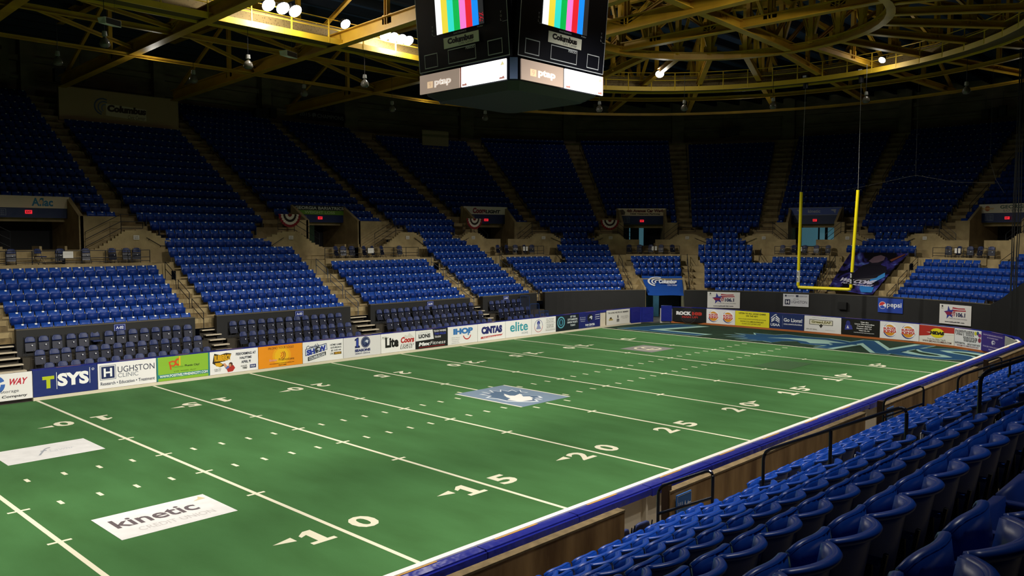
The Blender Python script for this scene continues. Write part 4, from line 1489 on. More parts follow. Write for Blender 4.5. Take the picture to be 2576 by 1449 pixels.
PN = {'aflac': 'below the Aflac sign', 'gb': 'below the GEORGIA BARIATRICS sign', 'coors': 'below the Coors LIGHT sign', 'carwash': 'below the 4th Avenue Car Wash sign',
      'kinetic': 'below the kinetic sign', 'lottery': 'below the GEORGIA LOTTERY sign'}
SLAB_RAIL = {'aflac': (-13.3, -5.2), 'gb': (6.0, 13.8), 'coors': (21.6, 24.6), 'carwash': (30.15, 33.6), 'kinetic': (39.7, 43.1), 'lottery': (49.3, 52.4)}
for P in PORT:
    nm, c, h = P['n'], P['c'], P['h']
    s0, s1 = P['slab']
    b = MB()
    bhex(b, s0, s1, D_SLAB, D_W + .1, 4.1, Z_SLAB)
    r0, r1 = SLAB_RAIL[nm]
    bhex(b, r0 - .05, r1 + .05, D_SLAB - .1, D_SLAB + .14, 4.6, Z_SLAB + .07)
    # upper platform behind the stepped wall
    w0, w1 = P['prof'][0][0], P['prof'][-1][0]
    g0, g1 = P['gap']
    bhex(b, w0, g0, D_W + .05, D_F + .1, Z_SLAB - .3, Z_PLAT)
    bhex(b, g1, w1, D_W + .05, D_F + .1, Z_SLAB - .3, Z_PLAT)
    bhex(b, c - h, c + h, D_F, 13.2, Z_PLAT - .3, Z_PLAT)
    for q in range(4):
        bhex(b, g0, g1, D_W + .45 + .3 * q, D_F + .1, Z_SLAB - .2, Z_SLAB + .18 * (q + 1))
    o = b.build('floor_landing', CONC)
    tag(o, kind='structure')
    # stepped front wall
    b = MB()
    pr = P['prof']
    for (a, za), (e, ze) in zip(pr[:-1], pr[1:]):
        n = 1 if abs(za - ze) < .05 else max(2, int(round(abs(za - ze) / .13)))
        for i in range(n):
            x0, x1 = a + (e - a) * i / n, a + (e - a) * (i + 1) / n
            zt = (za + (ze - za) * ((i + .5) / n)) if n > 1 else max(za, ze)
            for y0, y1 in (((x0, x1),) if x1 <= g0 or x0 >= g1 else ((x0, g0), (g1, x1))):
                if y1 > y0:
                    bhex(b, y0, y1, D_W - .02, D_W + .16, Z_SLAB - .4, zt)
    # walls flanking the passage up to the entrance, faces beside it
    bhex(b, g0 - .12, g0, D_W, D_W + 1.2, Z_SLAB, Z_PLAT + .25)
    bhex(b, g1, g1 + .12, D_W, D_W + 1.2, Z_SLAB, Z_PLAT + .25)
    sec = {'aflac': (-13.2, -5.15), 'gb': (5.75, 14.0), 'coors': (21.6, 25.15), 'carwash': (29.9, 33.65), 'kinetic': (39.3, 43.2), 'lottery': (49.1, 53.3)}[nm]
    zt = 7.66 + P['zs'] * .4
    bhex(b, sec[0], c - h - .1, D_F - .22, D_F, Z_PLAT, zt)
    bhex(b, c + h + .1, sec[1], D_F - .22, D_F, Z_PLAT, zt)
    top = 8.76 + P['zs']
    for sg in (-1, 1):
        a = c + sg * (h + .02)
        e = c + sg * (h + .26 / (1 if c < XE else 1.7))
        bhex(b, min(a, e), max(a, e), D_F - .22, 10.5, Z_PLAT, zt, Z_PLAT, top)
        bhex(b, min(a, e), max(a, e), 10.5, 13.2, Z_PLAT, 8.2)
    # header behind sign and roof slab
    bhex(b, c - h - .2, c + h + .2, 10.42, 10.6, OPEN_TOP, top)
    bhex(b, c - h - .2, c + h + .2, 10.45, 13.2, OPEN_TOP, OPEN_TOP + .2)
    o = b.build('wall_portal', CONC)
    tag(o, kind='structure')
    # interior
    b = MB()
    b.k = 0
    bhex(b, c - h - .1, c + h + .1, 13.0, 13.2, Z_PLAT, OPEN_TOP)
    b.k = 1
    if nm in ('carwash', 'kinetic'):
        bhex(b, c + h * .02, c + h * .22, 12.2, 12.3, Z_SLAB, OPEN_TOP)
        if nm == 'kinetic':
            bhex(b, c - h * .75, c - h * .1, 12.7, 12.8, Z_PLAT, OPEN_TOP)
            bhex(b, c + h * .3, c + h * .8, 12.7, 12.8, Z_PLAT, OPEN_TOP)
        else:
            bhex(b, c - h * .42, c - h * .38, 12.2, 12.3, Z_PLAT, OPEN_TOP)
    if nm == 'coors':
        bhex(b, c - h * .35, c - h * .28, 12.2, 12.3, Z_PLAT, OPEN_TOP)
    b.k = 2
    if nm in ('gb',):
        bhex(b, c - h, c - h * .05, 10.9, 11.0, Z_PLAT, OPEN_TOP)
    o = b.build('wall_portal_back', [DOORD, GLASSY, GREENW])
    tag(o, kind='structure')
    bt = 7.55 + P['zs'] * .3
    p0, p1 = bw(c - h - .12, 10.36, 0), bw(c + h + .12, 10.36, 0)
    fs_ = sheet('entrance_fascia', p0[:2], p1[:2], bt, 8.1 + P['zs'], '#14275a', [
        ('R', .10, .2, .24, .86, '#8a93a8'), ('R', .105, .23, .235, .83, '#14275a'), ('T', '201-A  202-A', .12, .62, .22, .74, '#9aa3b8'), ('T', '202-B  203-A', .12, .44, .22, .56, '#9aa3b8'), ('T', '203-B  204-A', .12, .26, .22, .38, '#9aa3b8')],
        'navy fascia board with small seat directory %s' % PN[nm], 'fascia', thick=.06)
    colr, items, lab = SIGN_ART[nm]
    sg = sheet('entrance_sign', p0[:2], p1[:2], 8.1 + P['zs'], 8.76 + P['zs'], colr, items, lab, 'sign', thick=.12)
    ec = c - .0
    ed_ = 10.28 if c < XE else 10.12
    ex0 = bw(ec - .17 / (1 if c < XE else 1.6), ed_, 0)
    ex1 = bw(ec + .17 / (1 if c < XE else 1.6), ed_, 0)
    sheet('exit_sign', ex0[:2], ex1[:2], bt + .22, bt + .42, '#e02432', [('T', 'EXIT', .12, .2, .88, .8, {'b': .04}, '#7a0a14')], 'small glowing red EXIT sign %s' % PN[nm], 'exit sign', emit=1.1, thick=.05, bump=0)
    # landing railing
    zr = Z_SLAB + .07
    N = 7
    sr = [r0 + (r1 - r0) * i / N for i in range(N + 1)]
    railing('landing_railing', [[bw(s, D_SLAB + .05, zr + .68) for s in sr], [bw(s, D_SLAB + .05, zr + .30) for s in sr], [bw(s, D_SLAB + .05, zr + .10) for s in sr]],
            [(bw(s, D_SLAB + .05, zr - .02), bw(s, D_SLAB + .05, zr + .68)) for s in (sr if nm in ('aflac', 'gb') else sr[::2] + [sr[-1]])], 'dark landing railing %s' % PN[nm])
    # platform / stair railings on both sides
    for sg_, side in ((-1, 'left'), (1, 'right')):
        hi = [q for q in pr if q[1] > 6.7]
        sa = (hi[0] if sg_ < 0 else hi[-1])[0]
        sb = (hi[1] if sg_ < 0 else hi[-2])[0]
        sc_ = sb - sg_ * (1.9 if c < XE else .9)
        runs = [[bw(sa, D_W + .5, 7.0), bw(sa, D_W + .5, 7.75), bw(sb, D_W + .5, 7.75), bw(sc_, D_W + .5, 6.75), bw(sc_, D_W + .5, Z_PLAT)],
                [bw(sa, D_W + .5, 7.35), bw(sb, D_W + .5, 7.35), bw(sc_, D_W + .5, 6.35)],
                [bw(sa, D_W + .5, 6.98), bw(sb, D_W + .5, 6.98), bw(sc_, D_W + .5, 5.95)]]
        railing('stair_railing', runs, [(bw(sb, D_W + .5, 5.9), bw(sb, D_W + .5, 7.75))], 'dark stair railing on the %s of the landing %s' % (side, PN[nm]))
        # sloping wall handrail in front of the stepped wall
        ed = pr[0][0] if sg_ < 0 else pr[-1][0]
        e1 = sa - sg_ * .0
        railing('wall_handrail', [[bw(e1 - sg_ * .05, D_W - .1, 6.45), bw(e1 + sg_ * .75, D_W - .1, 5.98), bw(e1 + sg_ * 1.0, D_W - .1, 5.98)]],
                [(bw(e1 + sg_ * .1, D_W - .1, 6.36), bw(e1 + sg_ * .1, D_W + .0, 6.30)), (bw(e1 + sg_ * .75, D_W - .1, 5.98), bw(e1 + sg_ * .75, D_W + .0, 5.90))],
                'short sloping wall handrail on the %s %s' % (side, PN[nm]), cat='handrail')
        sm = (sa + sb) / 2
        q0, q1 = bw(sm - .16 / (1 if c < XE else 1.4), D_W - .06, 0), bw(sm + .16 / (1 if c < XE else 1.4), D_W - .06, 0)
        sheet('notice_sign', q0[:2], q1[:2], 6.34, 6.58, '#cfcac0', [('T', 'DO NOT', .15, .55, .85, .8, {'b': .03}, '#555048'), ('T', 'CLIMB RAILING', .1, .2, .9, .42, {'b': .03}, '#555048')],
              'small white notice on the stepped wall, %s %s' % (side, PN[nm]), 'sign')

# navy folding chairs on the landings
LCH = {'aflac': [-12.9, -11.6, -10.4, -9.35, -8.1, -6.75, -6.0, -5.45][:8], 'gb': [7.6, 8.2, 8.9, 9.9, 10.6, 11.4, 13.0], 'coors': [21.95, 22.55, 23.15, 23.75, 24.25], 'carwash': [30.5, 31.15, 31.85, 32.5, 33.2],
       'kinetic': [40.05, 40.75, 41.4, 42.1, 42.8], 'lottery': [49.75, 50.35, 50.95, 51.5, 52.1]}
for nm, L in LCH.items():
    for i, s in enumerate(L):
        x, y, z = bw(s, 5.75, Z_SLAB)
        put_chair(x, y, z, brot(s) + rng.uniform(-.45, .45), 'navy folding chair standing on the landing %s' % PN[nm], 'folding chairs on the landing %s' % PN[nm], down=(i == 2 and nm == 'aflac'))
    # paper sheets taped to the railings
    ss = {'aflac': (-9.35,), 'gb': (9.6,), 'coors': (23.2, 23.4), 'carwash': (31.85, 32.05), 'kinetic': (41.35,), 'lottery': (50.65, 50.85)}[nm]
    for j, s in enumerate(ss):
        k_ = 1 if s < XE else 1.35
        q0, q1 = bw(s - .11 / k_ * (2.2 if nm in ('aflac', 'gb') else .8), D_SLAB + .0, 0), bw(s + .11 / k_ * (2.2 if nm in ('aflac', 'gb') else .8), D_SLAB + .0, 0)
        sheet('paper_notice', q0[:2], q1[:2], Z_SLAB + .38, Z_SLAB + .72, '#e8e4dc', [('R', .12, .5, .88, .53, '#b8b2a8'), ('R', .12, .7, .88, .73, '#b8b2a8')],
              'white paper taped on the railing %s%s' % (PN[nm], ', %s one' % ('left' if j == 0 else 'right') if len(ss) > 1 else ''), 'notice')
        if False:
            pass

# ------------------------------------------------------------------ bunting fans
for (s, lb) in ((4.85, 'leftmost'), (20.95, 'middle'), (29.45, 'rightmost')):
    x, y, z = bw(s, 6.9, 7.98)
    root = empty('bunting', (x, y, z), brot(s))
    tag(root, '%s of the three red, white and dark pleated fan buntings' % lb, 'bunting')
    R0 = .78
    for i, (ra, rb, c_, nme) in enumerate(((.80, 1.0, '#8a1f28', 'outer_red_band'), (.60, .80, '#d9cfc2', 'white_band'), (.42, .60, '#2a1c18', 'dark_band'), (.2, .42, '#d9cfc2', 'inner_white_band'), (0, .2, '#7a1c22', 'red_centre'))):
        b = MB()
        n = 24
        vs = []
        for q in range(n + 1):
            a = math.pi + math.pi * q / n
            pl = .05 * math.cos(q * math.pi)
            for r in (ra, rb):
                vs.append((R0 * r * math.cos(a) * 1.05, -.06 + pl * r, R0 * r * math.sin(a) * 1.1))
        fs = [(2 * q, 2 * q + 1, 2 * q + 3, 2 * q + 2) for q in range(n)]
        N = len(vs)
        vs += [(x_, y_ + .012, z_) for x_, y_, z_ in vs]
        b.add(vs, fs + [tuple(i_ + N for i_ in f[::-1]) for f in fs])
        b.build(nme, mat('cloth_' + c_[1:], c_, .8), root)

LRAIL = mat('floodlit_rail_tone', '#5a6478', .35, metal=.3)  # lighter copy of the dark rail, painting the brightly lit segments
# ------------------------------------------------------------------ aisle handrails of the far stand
hr = 0
for (a0, a1), nm in zip(AISLES, ['leftmost aisle', 'aisle right of A-02', 'aisle right of A-03', 'aisle right of A-04', 'aisle right of A-05', 'first aisle right of Coors LIGHT',
                                 'aisle left of the drape', 'aisle right of the drape', 'aisle left of kinetic', 'aisle left of the welcome banner', 'aisle right of the welcome banner', 'farthest right aisle']):
    s = (a0 + a1) / 2
    segs = [(0, 1), (2, 3), (4, 5)] if a0 < 25 or a0 > 29 else [(5, 6)]
    if 25 < a0 < 26 or 38 < a0 < 39 or 53 < a0 < 54:
        segs = [(5, 6)]
    for k0, k1 in segs:
        p0 = bw(s, DK[k0] - .3, FL[k0] + .82)
        p1 = bw(s, DK[k1] + .2, FL[k1] + .98)
        railing('aisle_handrail', [[bw(s, DK[k0] - .3, FL[k0] + .45), p0, p1], [bw(s, DK[k0] - .3, FL[k0] + .45), bw(s, DK[k1] + .2, FL[k1] + .6)]],
                [(bw(s, DK[k0] - .3, FL[k0]), p0), (bw(s, DK[k1] + .2, FL[k1]), p1)],
                'dark handrail, %s, %s' % ({0: 'bottom one', 2: 'second one up', 4: 'third one up', 5: 'by the landing'}[k0], nm), cat='handrail', n=5, mt=(LRAIL if 4 < a0 < 22 and k0 < 5 else RAIL))
    for k0 in (13, 18, 23):
        if k0 == 23 and a0 < 1:
            continue
        p0 = bw(a1 - .1, DK[k0] - .3, FL[k0] + .85)
        p1 = bw(a1 - .1, DK[k0 + 3], FL[k0 + 3] + .85)
        railing('aisle_handrail', [[p0, p1], [bw(a1 - .1, DK[k0] - .3, FL[k0] + .45), bw(a1 - .1, DK[k0 + 3], FL[k0 + 3] + .45)]],
                [(bw(a1 - .1, DK[k0] - .3, FL[k0]), p0), (bw(a1 - .1, DK[k0 + 3], FL[k0 + 3]), p1)],
                'dark upper deck handrail, %s, %s' % ({13: 'lowest', 18: 'middle', 23: 'highest'}[k0], nm), cat='handrail', n=5)

# ------------------------------------------------------------------ near stand: terraces, stained wall, handrails
NW = -15.95
b = MB()
prev = 0
for j in range(-3, 8):
    y1 = NY0 + NDY * j + .745
    y0 = NY0 + NDY * (j + 1) + .745
    if j == -3:
        y1 = NW - .2
    zf = NZ0 + NDZ * j - .82
    b.box(-40, 20, y0, y1, zf - .5 if j > -3 else 0, zf)
tag(b.build('floor_near_terraces', mat('terrace_concrete', '#6b6250', .9, var=.15, scale=2)), kind='structure')  # darker, greyer concrete than the far terraces
b = MB()
for (a0, a1) in NEAR_AISLE:
    for j in range(-3, 5):
        y0 = NY0 + NDY * (j + 1) + .745
        zf = NZ0 + NDZ * j - .82
        b.box(a0 + .08, a1 - .08, y0, y0 + .40, zf, zf + NDZ / 2)
tag(b.build('floor_near_aisle_steps', CONC_DK), kind='structure')
b = MB()
ZW = 2.58
for x0, x1 in ((-40, -14.6), (-13.42, -5.55), (-4.45, 3.4), (4.5, 20)):
    b.box(x0, x1, NW - .2, NW - .08, 0, ZW)
tag(b.build('wall_near_concrete', CONC_ST), kind='structure')
b = MB()
for x0, x1 in ((-40, -14.6), (-13.42, -5.55), (-4.45, 3.4), (4.5, 20)):
    b.box(x0, x1, NW - .21, NW - .075, ZW, ZW + .03)
tag(b.build('trim_2', mat('rough_wall_cap', '#6e5d40', .95, var=.3, scale=9)), kind='structure')
for i, (x, t1, t2, nm) in enumerate(((-13.30, '111-A', '111-B', 'beside the nearest wall gap'), (-4.33, '111-B', '110-A', 'beside the second wall gap'), (4.62, '110-B', '109-A', 'beside the farthest wall gap'))):
    b = MB()
    b.box(-.05, .05, -.06, .06, 0, .75)
    o = b.build('gate_post', mat('brown_steel', '#3a2415', .6), loc=(x - .10, NW - .12, 1.95))
    tag(o, 'short rusty brown steel post %s' % nm, 'post')
    sheet('seating_sign', (x, NW - .235), (x + .42, NW - .235), 1.98, 2.52, '#2c62a8', [
        ('R', .02, .02, .98, .035, '#c8d0e0'), ('R', .02, .965, .98, .98, '#c8d0e0'), ('R', .965, .02, .98, .98, '#c8d0e0'), ('R', .02, .02, .035, .98, '#c8d0e0'),
        ('T', t1, .10, .58, .62, .78, {'b': .02}, '#dfe6f0'), ('P', [(.68, .68), (.76, .76), (.76, .70), (.92, .70), (.92, .66), (.76, .66), (.76, .60)], '#dfe6f0'),
        ('T', t2, .10, .24, .62, .44, {'b': .02}, '#dfe6f0'), ('P', [(.92, .34), (.84, .42), (.84, .36), (.68, .36), (.68, .32), (.84, .32), (.84, .26)], '#dfe6f0')],
        'blue sign reading %s and %s with white arrows on the stained wall' % (t1, t2), 'sign', rough=.6, bump=0)
# chairs and riser seen through the wall gaps
for gi, gx in enumerate((-14.0, -5.0)):
    b = MB()
    b.box(gx - 2.2, gx + 1.6, -15.75, -14.9, .95, 1.03)
    b.box(gx - 2.2, gx + 1.6, -14.9, -14.1, .45, .53)
    b.box(gx - 2.2, gx + 1.6, -14.93, -14.9, 0, .95)
    tag(b.build('seating_riser', mat('dark_riser', '#3a3428', .8)), 'near riser with navy folding chairs seen through the %s wall gap' % ('nearest', 'second')[gi], 'riser')
    for r_, y in enumerate((-15.4, -14.6)):
        for i in range(6):
            put_chair(gx - 1.85 + .55 * i, y, (1.03, .53)[r_], math.pi + rng.uniform(-.1, .1), 'navy folding chair behind the near boards at the %s wall gap' % ('nearest', 'second')[gi],
                      'navy chairs at the %s near wall gap' % ('nearest', 'second')[gi])


def bent(pts, r=.12, n=4):
    """round the corners of a polyline"""
    pts = [Vector(p) for p in pts]
    out = [pts[0]]
    for a, p, c in zip(pts[:-2], pts[1:-1], pts[2:]):
        u, v = (a - p).normalized(), (c - p).normalized()
        q0, q1 = p + u * r, p + v * r
        for i in range(n + 1):
            t = i / n
            out.append(q0 * (1 - t) ** 2 + p * 2 * t * (1 - t) + q1 * t * t)
    out.append(pts[-1])
    return out


def near_rail(x, ya, za, yb, zb, label, low=.52, legs=(0, 1), mid=True, drop=1.3, r=.024):
    """handrail in the plane x=const from (ya,za) upper to (yb,zb) lower"""
    top = bent([(x, ya, za - drop), (x, ya, za), (x, yb, zb), (x, yb, zb - drop)], .14, 6)
    runs = [top, [(x, ya, za - low), (x, yb, zb - low)]]
    posts = []
    if mid:
        ym, zm = (ya + yb) / 2, (za + zb) / 2
        posts.append(((x, ym, zm), (x, ym, zm - drop)))
    railing('near_handrail', runs, posts, label, r=r, mt=RAILB, cat='handrail', n=10)


near_rail(-13.55, -16.95, 3.14, -16.02, 2.68, 'short navy tube handrail in front of the blue 111-A sign', low=.42, mid=False, drop=1.0)
near_rail(-13.1, -19.43, 4.36, -17.50, 3.42, 'long navy tube handrail in the nearest aisle between blue seats', low=.52)
near_rail(-13.1, -23.2, 6.3, -20.25, 4.87, 'navy tube handrail leaving the frame at the right, above the blue seats', low=.52)
near_rail(-4.6, -17.05, 3.22, -16.2, 2.77, 'short navy handrail beside the second wall gap', low=.42, mid=False, drop=1.0)
near_rail(-4.1, -19.6, 4.36, -17.6, 3.42, 'navy handrail in the second near aisle', low=.52)
near_rail(4.5, -16.5, 2.85, -15.6, 2.4, 'small navy handrail beside the farthest wall gap', low=.42, mid=False, drop=.9)
# barred guard at the lower left of the near stand
root = empty('guard_rail', (-17.9, -16.0, 0))
tag(root, 'navy barred guard rail with a rounded corner at the bottom edge', 'guard rail')
b = MB()
b.tube(bent([(0, .0, 1.6), (0, .0, 2.60), (0, -1.9, 2.60), (0, -1.9, 1.6)], .16, 6), .024, 10)
b.build('top_rail', RAILB, root)
for i in range(1, 10):
    b = MB()
    b.tube([(0, -.19 * i, 2.59), (0, -.19 * i, 1.7)], .013, 6)
    b.build('bar', RAILB, root)

# ------------------------------------------------------------------ goal post
YEL = mat('goal_post_yellow', '#f0dd12', .4)
root = empty('goal_post', (30.35, 0, 3.08))
tag(root, 'bright yellow goal post hung on cables in front of the end wall', 'goal post')
b = MB()
b.tube([(0, 1.66, 0), (0, -1.66, 0)], .105, 12)
b.build('crossbar', YEL, root)
for sg, dy, nme in ((1, -.08, 'left'), (-1, -.30, 'right')):
    b = MB()
    p = [Vector((0, sg * 1.66, 0)), Vector((0, sg * 1.80, .14)), Vector((0, sg * 1.80 + dy, 6.5))]
    b.tube([p[0], p[0] + Vector((0, sg * .08, .03)), p[1], p[2]], .105, 12)
    up_ = b.build('upright', YEL, root)
    b = MB()
    b.tube([(0, sg * 1.80 + dy * .04 + 0, .35), (0, sg * 1.80 + dy * .16, 1.15)], .109, 12)
    st = b.build('sticker_sleeve', flat('#e9e6da' if sg > 0 else '#141414'), up_)
    v, f = text_geo('GOAL', .04)
    for q, zz in enumerate((.40, .78)):
        b = MB()
        b.add([(-.112, sg * 1.80 + dy * .1 - (p_[1] - .5) * .1, zz + .30 * p_[0]) for p_ in v], f)
        b.build('sticker_lettering', flat('#3a3030' if sg > 0 else '#e6e6e6'), st)
for sg, y0, y1, zt in ((1, 1.72, 1.58, 17.0), (-1, -2.1, -2.12, 16.9)):
    b = MB()
    b.tube([(30.35, y0, 9.58), (30.35, y1, zt)], .012, 5)
    o = b.build('hanging_cable', mat('dull_cable', '#8a8a84', .5))
    tag(o, 'thin cable holding the %s upright of the goal post' % ('left' if sg > 0 else 'right'), 'cable')
    b = MB()
    b.box(-.22, .22, -.22, .22, 0, .35)
    b.lathe([(.0, -.55), (.16, -.55), (.16, 0), (0, 0)], 10)
    o = b.build('winch', RAIL, loc=(30.35, y1, zt + .1))
    tag(o, 'black winch above the %s goal post cable' % ('left' if sg > 0 else 'right'), 'winch')
    bb = MB()
    bb.box(-.235, -.221, -.12, .12, .15, .28)
    bb.build('label_plate', PLATE, o)
# thin net rigging lines behind the goal
for i, (a, m_, c) in enumerate(((((31, 4.4, 10.5), (31.5, 8.5, 9.6), (32, 12.5, 9.3))), ((31, -5.4, 10.4), (31.5, -.5, 9.6), (31, 4.4, 10.5)), ((31, -5.4, 10.4), (30, -8.0, 9.8), (29.2, -10.6, 9.6)),
                                ((31, -5.4, 10.4), (31, -5.4, 13), (31, -5.4, 16.8)), ((29.5, -9.9, 10.9), (29.5, -9.9, 13), (29.5, -9.9, 16.8)), ((29.5, -9.9, 10.9), (29.2, -10.3, 9.8), (29, -10.8, 9.0)))):
    b = MB()
    b.tube([a, m_, c], .005, 4)
    tag(b.build('rigging_line', mat('dark_cable', '#3f3f3c', .6)), ['thin rigging line sagging to the left of the goal post', 'thin rigging line sagging behind the goal post', 'thin rigging line running right towards the dark corner',
                                                                'thin vertical rigging line right of the goal post', 'thin vertical rigging line near the right edge', 'short slanted rigging line at the right edge'][i], 'rigging line')

# ------------------------------------------------------------------ welcome banner draped over seats
zt = lambda d: 2.55 + (5.33 - 2.55) * d / 4.5
b = MB()
NU, NV = 14, 16
gridv = []
for v in range(NV + 1):
    for u in range(NU + 1):
        fv, fu = v / NV, u / NU
        d = -.05 + 4.5 * fv
        sl, sr_ = 44.2 + .25 * fv, 47.45 + .50 * fv
        # slanting sides: the sheet narrows to the lower left
        s = sl + (sr_ - sl) * fu
        z = zt(d) + .10 * math.sin(fu * 5 + fv * 3) * (1 - fv) - .12 * math.sin(math.pi * fv) * math.sin(math.pi * fu) + .05
        gridv.append(bw(s, d, z))
vs = gridv + [(x, y, z - .015) for x, y, z in gridv]
N1 = (NU + 1) * (NV + 1)
fs = []
for v in range(NV):
    for u in range(NU):
        a = v * (NU + 1) + u
        fs += [(a, a + 1, a + NU + 2, a + NU + 1), (a + N1, a + NU + 1 + N1, a + NU + 2 + N1, a + 1 + N1)]
b.add(vs, fs)
wm = bpy.data.materials.new('welcome_print')
wm.use_nodes = True
nt = wm.node_tree
bs = nt.nodes['Principled BSDF']
bs.inputs['Roughness'].default_value = .4
tc = nt.nodes.new('ShaderNodeTexCoord')
n1 = nt.nodes.new('ShaderNodeTexNoise')
n1.inputs['Scale'].default_value = .8
n1.inputs['Detail'].default_value = 6
n1.inputs['Distortion'].default_value = 1.2
rp = nt.nodes.new('ShaderNodeValToRGB')
rp.color_ramp.elements[0].position = .42
rp.color_ramp.elements[0].color = (*lin('#0e0c14'), 1)
rp.color_ramp.elements[1].position = .72
rp.color_ramp.elements[1].color = (*lin('#6b90e0'), 1)
e = rp.color_ramp.elements.new(.56)
e.color = (*lin('#35307a'), 1)
nt.links.new(tc.outputs['Object'], n1.inputs['Vector'])
nt.links.new(n1.outputs['Fac'], rp.inputs[0])
nt.links.new(rp.outputs[0], bs.inputs['Base Color'])
wel = b.build('welcome_banner', wm, smooth=True)
tag(wel, 'large dark banner with a football player reading WELCOME TO THE JUNGLE', 'banner')


def wart(name, pts_list, c, off):
    bb = MB()
    for pts, tri in pts_list:
        vs = []
        for (u, v) in pts:
            d = -.05 + 4.5 * v
            sl, sr_ = 44.2 + .25 * v, 47.45 + .50 * v
            s = sl + (sr_ - sl) * u
            z = zt(d) + .10 * math.sin(u * 5 + v * 3) * (1 - v) - .12 * math.sin(math.pi * v) * math.sin(math.pi * u) + .05
            x, y, z2 = bw(s, d - off * .5, z + off)
            vs.append((x, y, z2))
        bb.add(vs, tri)
    return bb.build(name, flat(c), wel)


def wpoly(pts):
    return [(pts, tess(pts))]


wart('shoulder_figure', wpoly([(.30, .30), (.30, .52), (.36, .70), (.44, .74), (.46, .84), (.56, .88), (.66, .82), (.68, .72), (.82, .66), (.92, .52), (.86, .4), (.7, .36), (.6, .28)]), '#191722', .03)
wart('helmet', wpoly([(.42, .80), (.46, .90), (.56, .94), (.66, .90), (.68, .82), (.6, .77), (.5, .76)]), '#5c4a55', .04)
wart('lightning_patch', wpoly([(.66, .50), (.72, .56), (.9, .50), (.97, .40), (.84, .30), (.72, .32), (.68, .42), (.62, .46)]), '#3a86c8', .045)
wart('lightning_patch', wpoly([(.62, .18), (.7, .20), (.92, .16), (.96, .04), (.74, .03), (.66, .1)]), '#2f78c0', .045)
wart('pale_streak', wpoly([(.7, .44), (.75, .47), (.86, .44), (.8, .41), (.84, .34), (.76, .38)]), '#9ad0e4', .055)
wart('orange_streak', wpoly([(.78, .82), (.95, .96), (.98, .95), (.84, .78)]), '#6a3c2c', .045)
for body, u0, v0, u1, v1, sh in (('WELCOME', .14, .235, .84, .335, .05), ('TO THE JUNGLE', .20, .17, .86, .215, .04)):
    v, f = text_geo(body, .05)
    pts = [(u0 + (u1 - u0) * p[0] + sh * (p[1] - .5), v0 + (v1 - v0) * p[1]) for p in v]
    wart('lettering', [(pts, f)], '#c9c6dc', .06)
v, f = text_geo('COLUMBUS', .03)
wart('jersey_lettering', [([(.38 + .26 * p[0], .55 + .055 * p[1]) for p in v], f)], '#77707f', .05)

# dark corner curtain at the right edge of the end wall
b = MB()
bhex(b, 56.3, 56.55, -.6, 2.5, 0, 2.45, 0, 3.6)
bhex(b, 56.55, 59.8, -.62, -.4, 0, 2.5)
b.hexa([bw(56.5, -.7, 0), bw(59.5, -.7, 0), bw(59.5, -.5, 0), bw(56.5, -.5, 0), bw(56.5, -.7, 2.4), bw(59.5, -.7, 4.3), bw(59.5, -.5, 4.3), bw(56.5, -.5, 2.4)])
tag(b.build('corner_curtain', mat('black_curtain', '#0b0b0b', .8)), 'black curtain rising at the right edge beside the end wall', 'curtain')

# ------------------------------------------------------------------ back wall, upper banners
WALLM = mat('upper_wall_concrete', '#857a62', .85, c2='#6a604c', scale=.6, stretch=(1, 1, 3))
b = MB()
D_B = 27.4
ss = [float(q) for q in np.arange(-30, 60.1, 1.0)]
for s0, s1 in zip(ss[:-1], ss[1:]):
    b.hexa([bw(s0, D_B, 13), bw(s1, D_B, 13), bw(s1, D_B + .3, 13), bw(s0, D_B + .3, 13), bw(s0, D_B, 22), bw(s1, D_B, 22), bw(s1, D_B + .3, 22), bw(s0, D_B + .3, 22)])
tag(b.build('wall_upper_back', WALLM), kind='structure')
b = MB()
for (a0, a1) in AISLES:
    s = (a0 + a1) / 2
    w = .45 if s < XE else .25
    bhex(b, s - w, s + w, D_B - .9, D_B, 15.5, 21)
tag(b.build('wall_upper_piers', WALLM), kind='structure')
b = MB()
for z0, z1 in ((18.0, 18.25), (19.3, 19.7)):
    for s0, s1 in zip(ss[:-1], ss[1:]):
        b.hexa([bw(s0, D_B - .4, z0), bw(s1, D_B - .4, z0), bw(s1, D_B, z0), bw(s0, D_B, z0), bw(s0, D_B - .4, z1), bw(s1, D_B - .4, z1), bw(s1, D_B, z1), bw(s0, D_B, z1)])
tag(b.build('trim_3', WALLM), kind='structure')
# press box panel above section A-03
o = sheet('press_box_front', bw(-3.9, 22.4, 0)[:2], bw(4.6, 22.4, 0)[:2], 14.68, 17.05, '#a58c64',
          [('A', .345, .52, .22, .26, 60, 260, '#4b5578'), ('A', .355, .5, .155, .19, 60, 250, '#5a6486'), ('A', .365, .48, .09, .125, 60, 240, '#6a7494'), ('P', [(.37, .26), (.37, .62), (.71, .56), (.71, .2)], '#c9b998'),
           ('T', 'Columbus', .38, .38, .71, .60, {'b': .07, 's': .1}, '#3f2a20'), ('T', 'Civic Center', .55, .22, .70, .34, {'s': .1}, '#5a4632')],
          'wide tan press box front with Columbus Civic Center lettering high in the stand', 'press box', thick=.3, rough=.8, bump=0)
sheet('projection_panel', bw(23.2, 22.9, 0)[:2], bw(24.25, 22.9, 0)[:2], 14.7, 17.02, '#8f845e', [], 'small plain tan panel on the upper deck left of the scoreboard foot', 'panel', thick=.1, rough=.8)
sheet('champions_banner', bw(17.4, 26.3, 0)[:2], bw(20.9, 26.3, 0)[:2], 18.35, 19.35, '#4c4a4a', [('T', 'LIONS', .1, .1, .8, .9, {'b': .08}, '#1c2036')], 'faded grey LIONS banner high on the back wall', 'banner', bump=0)
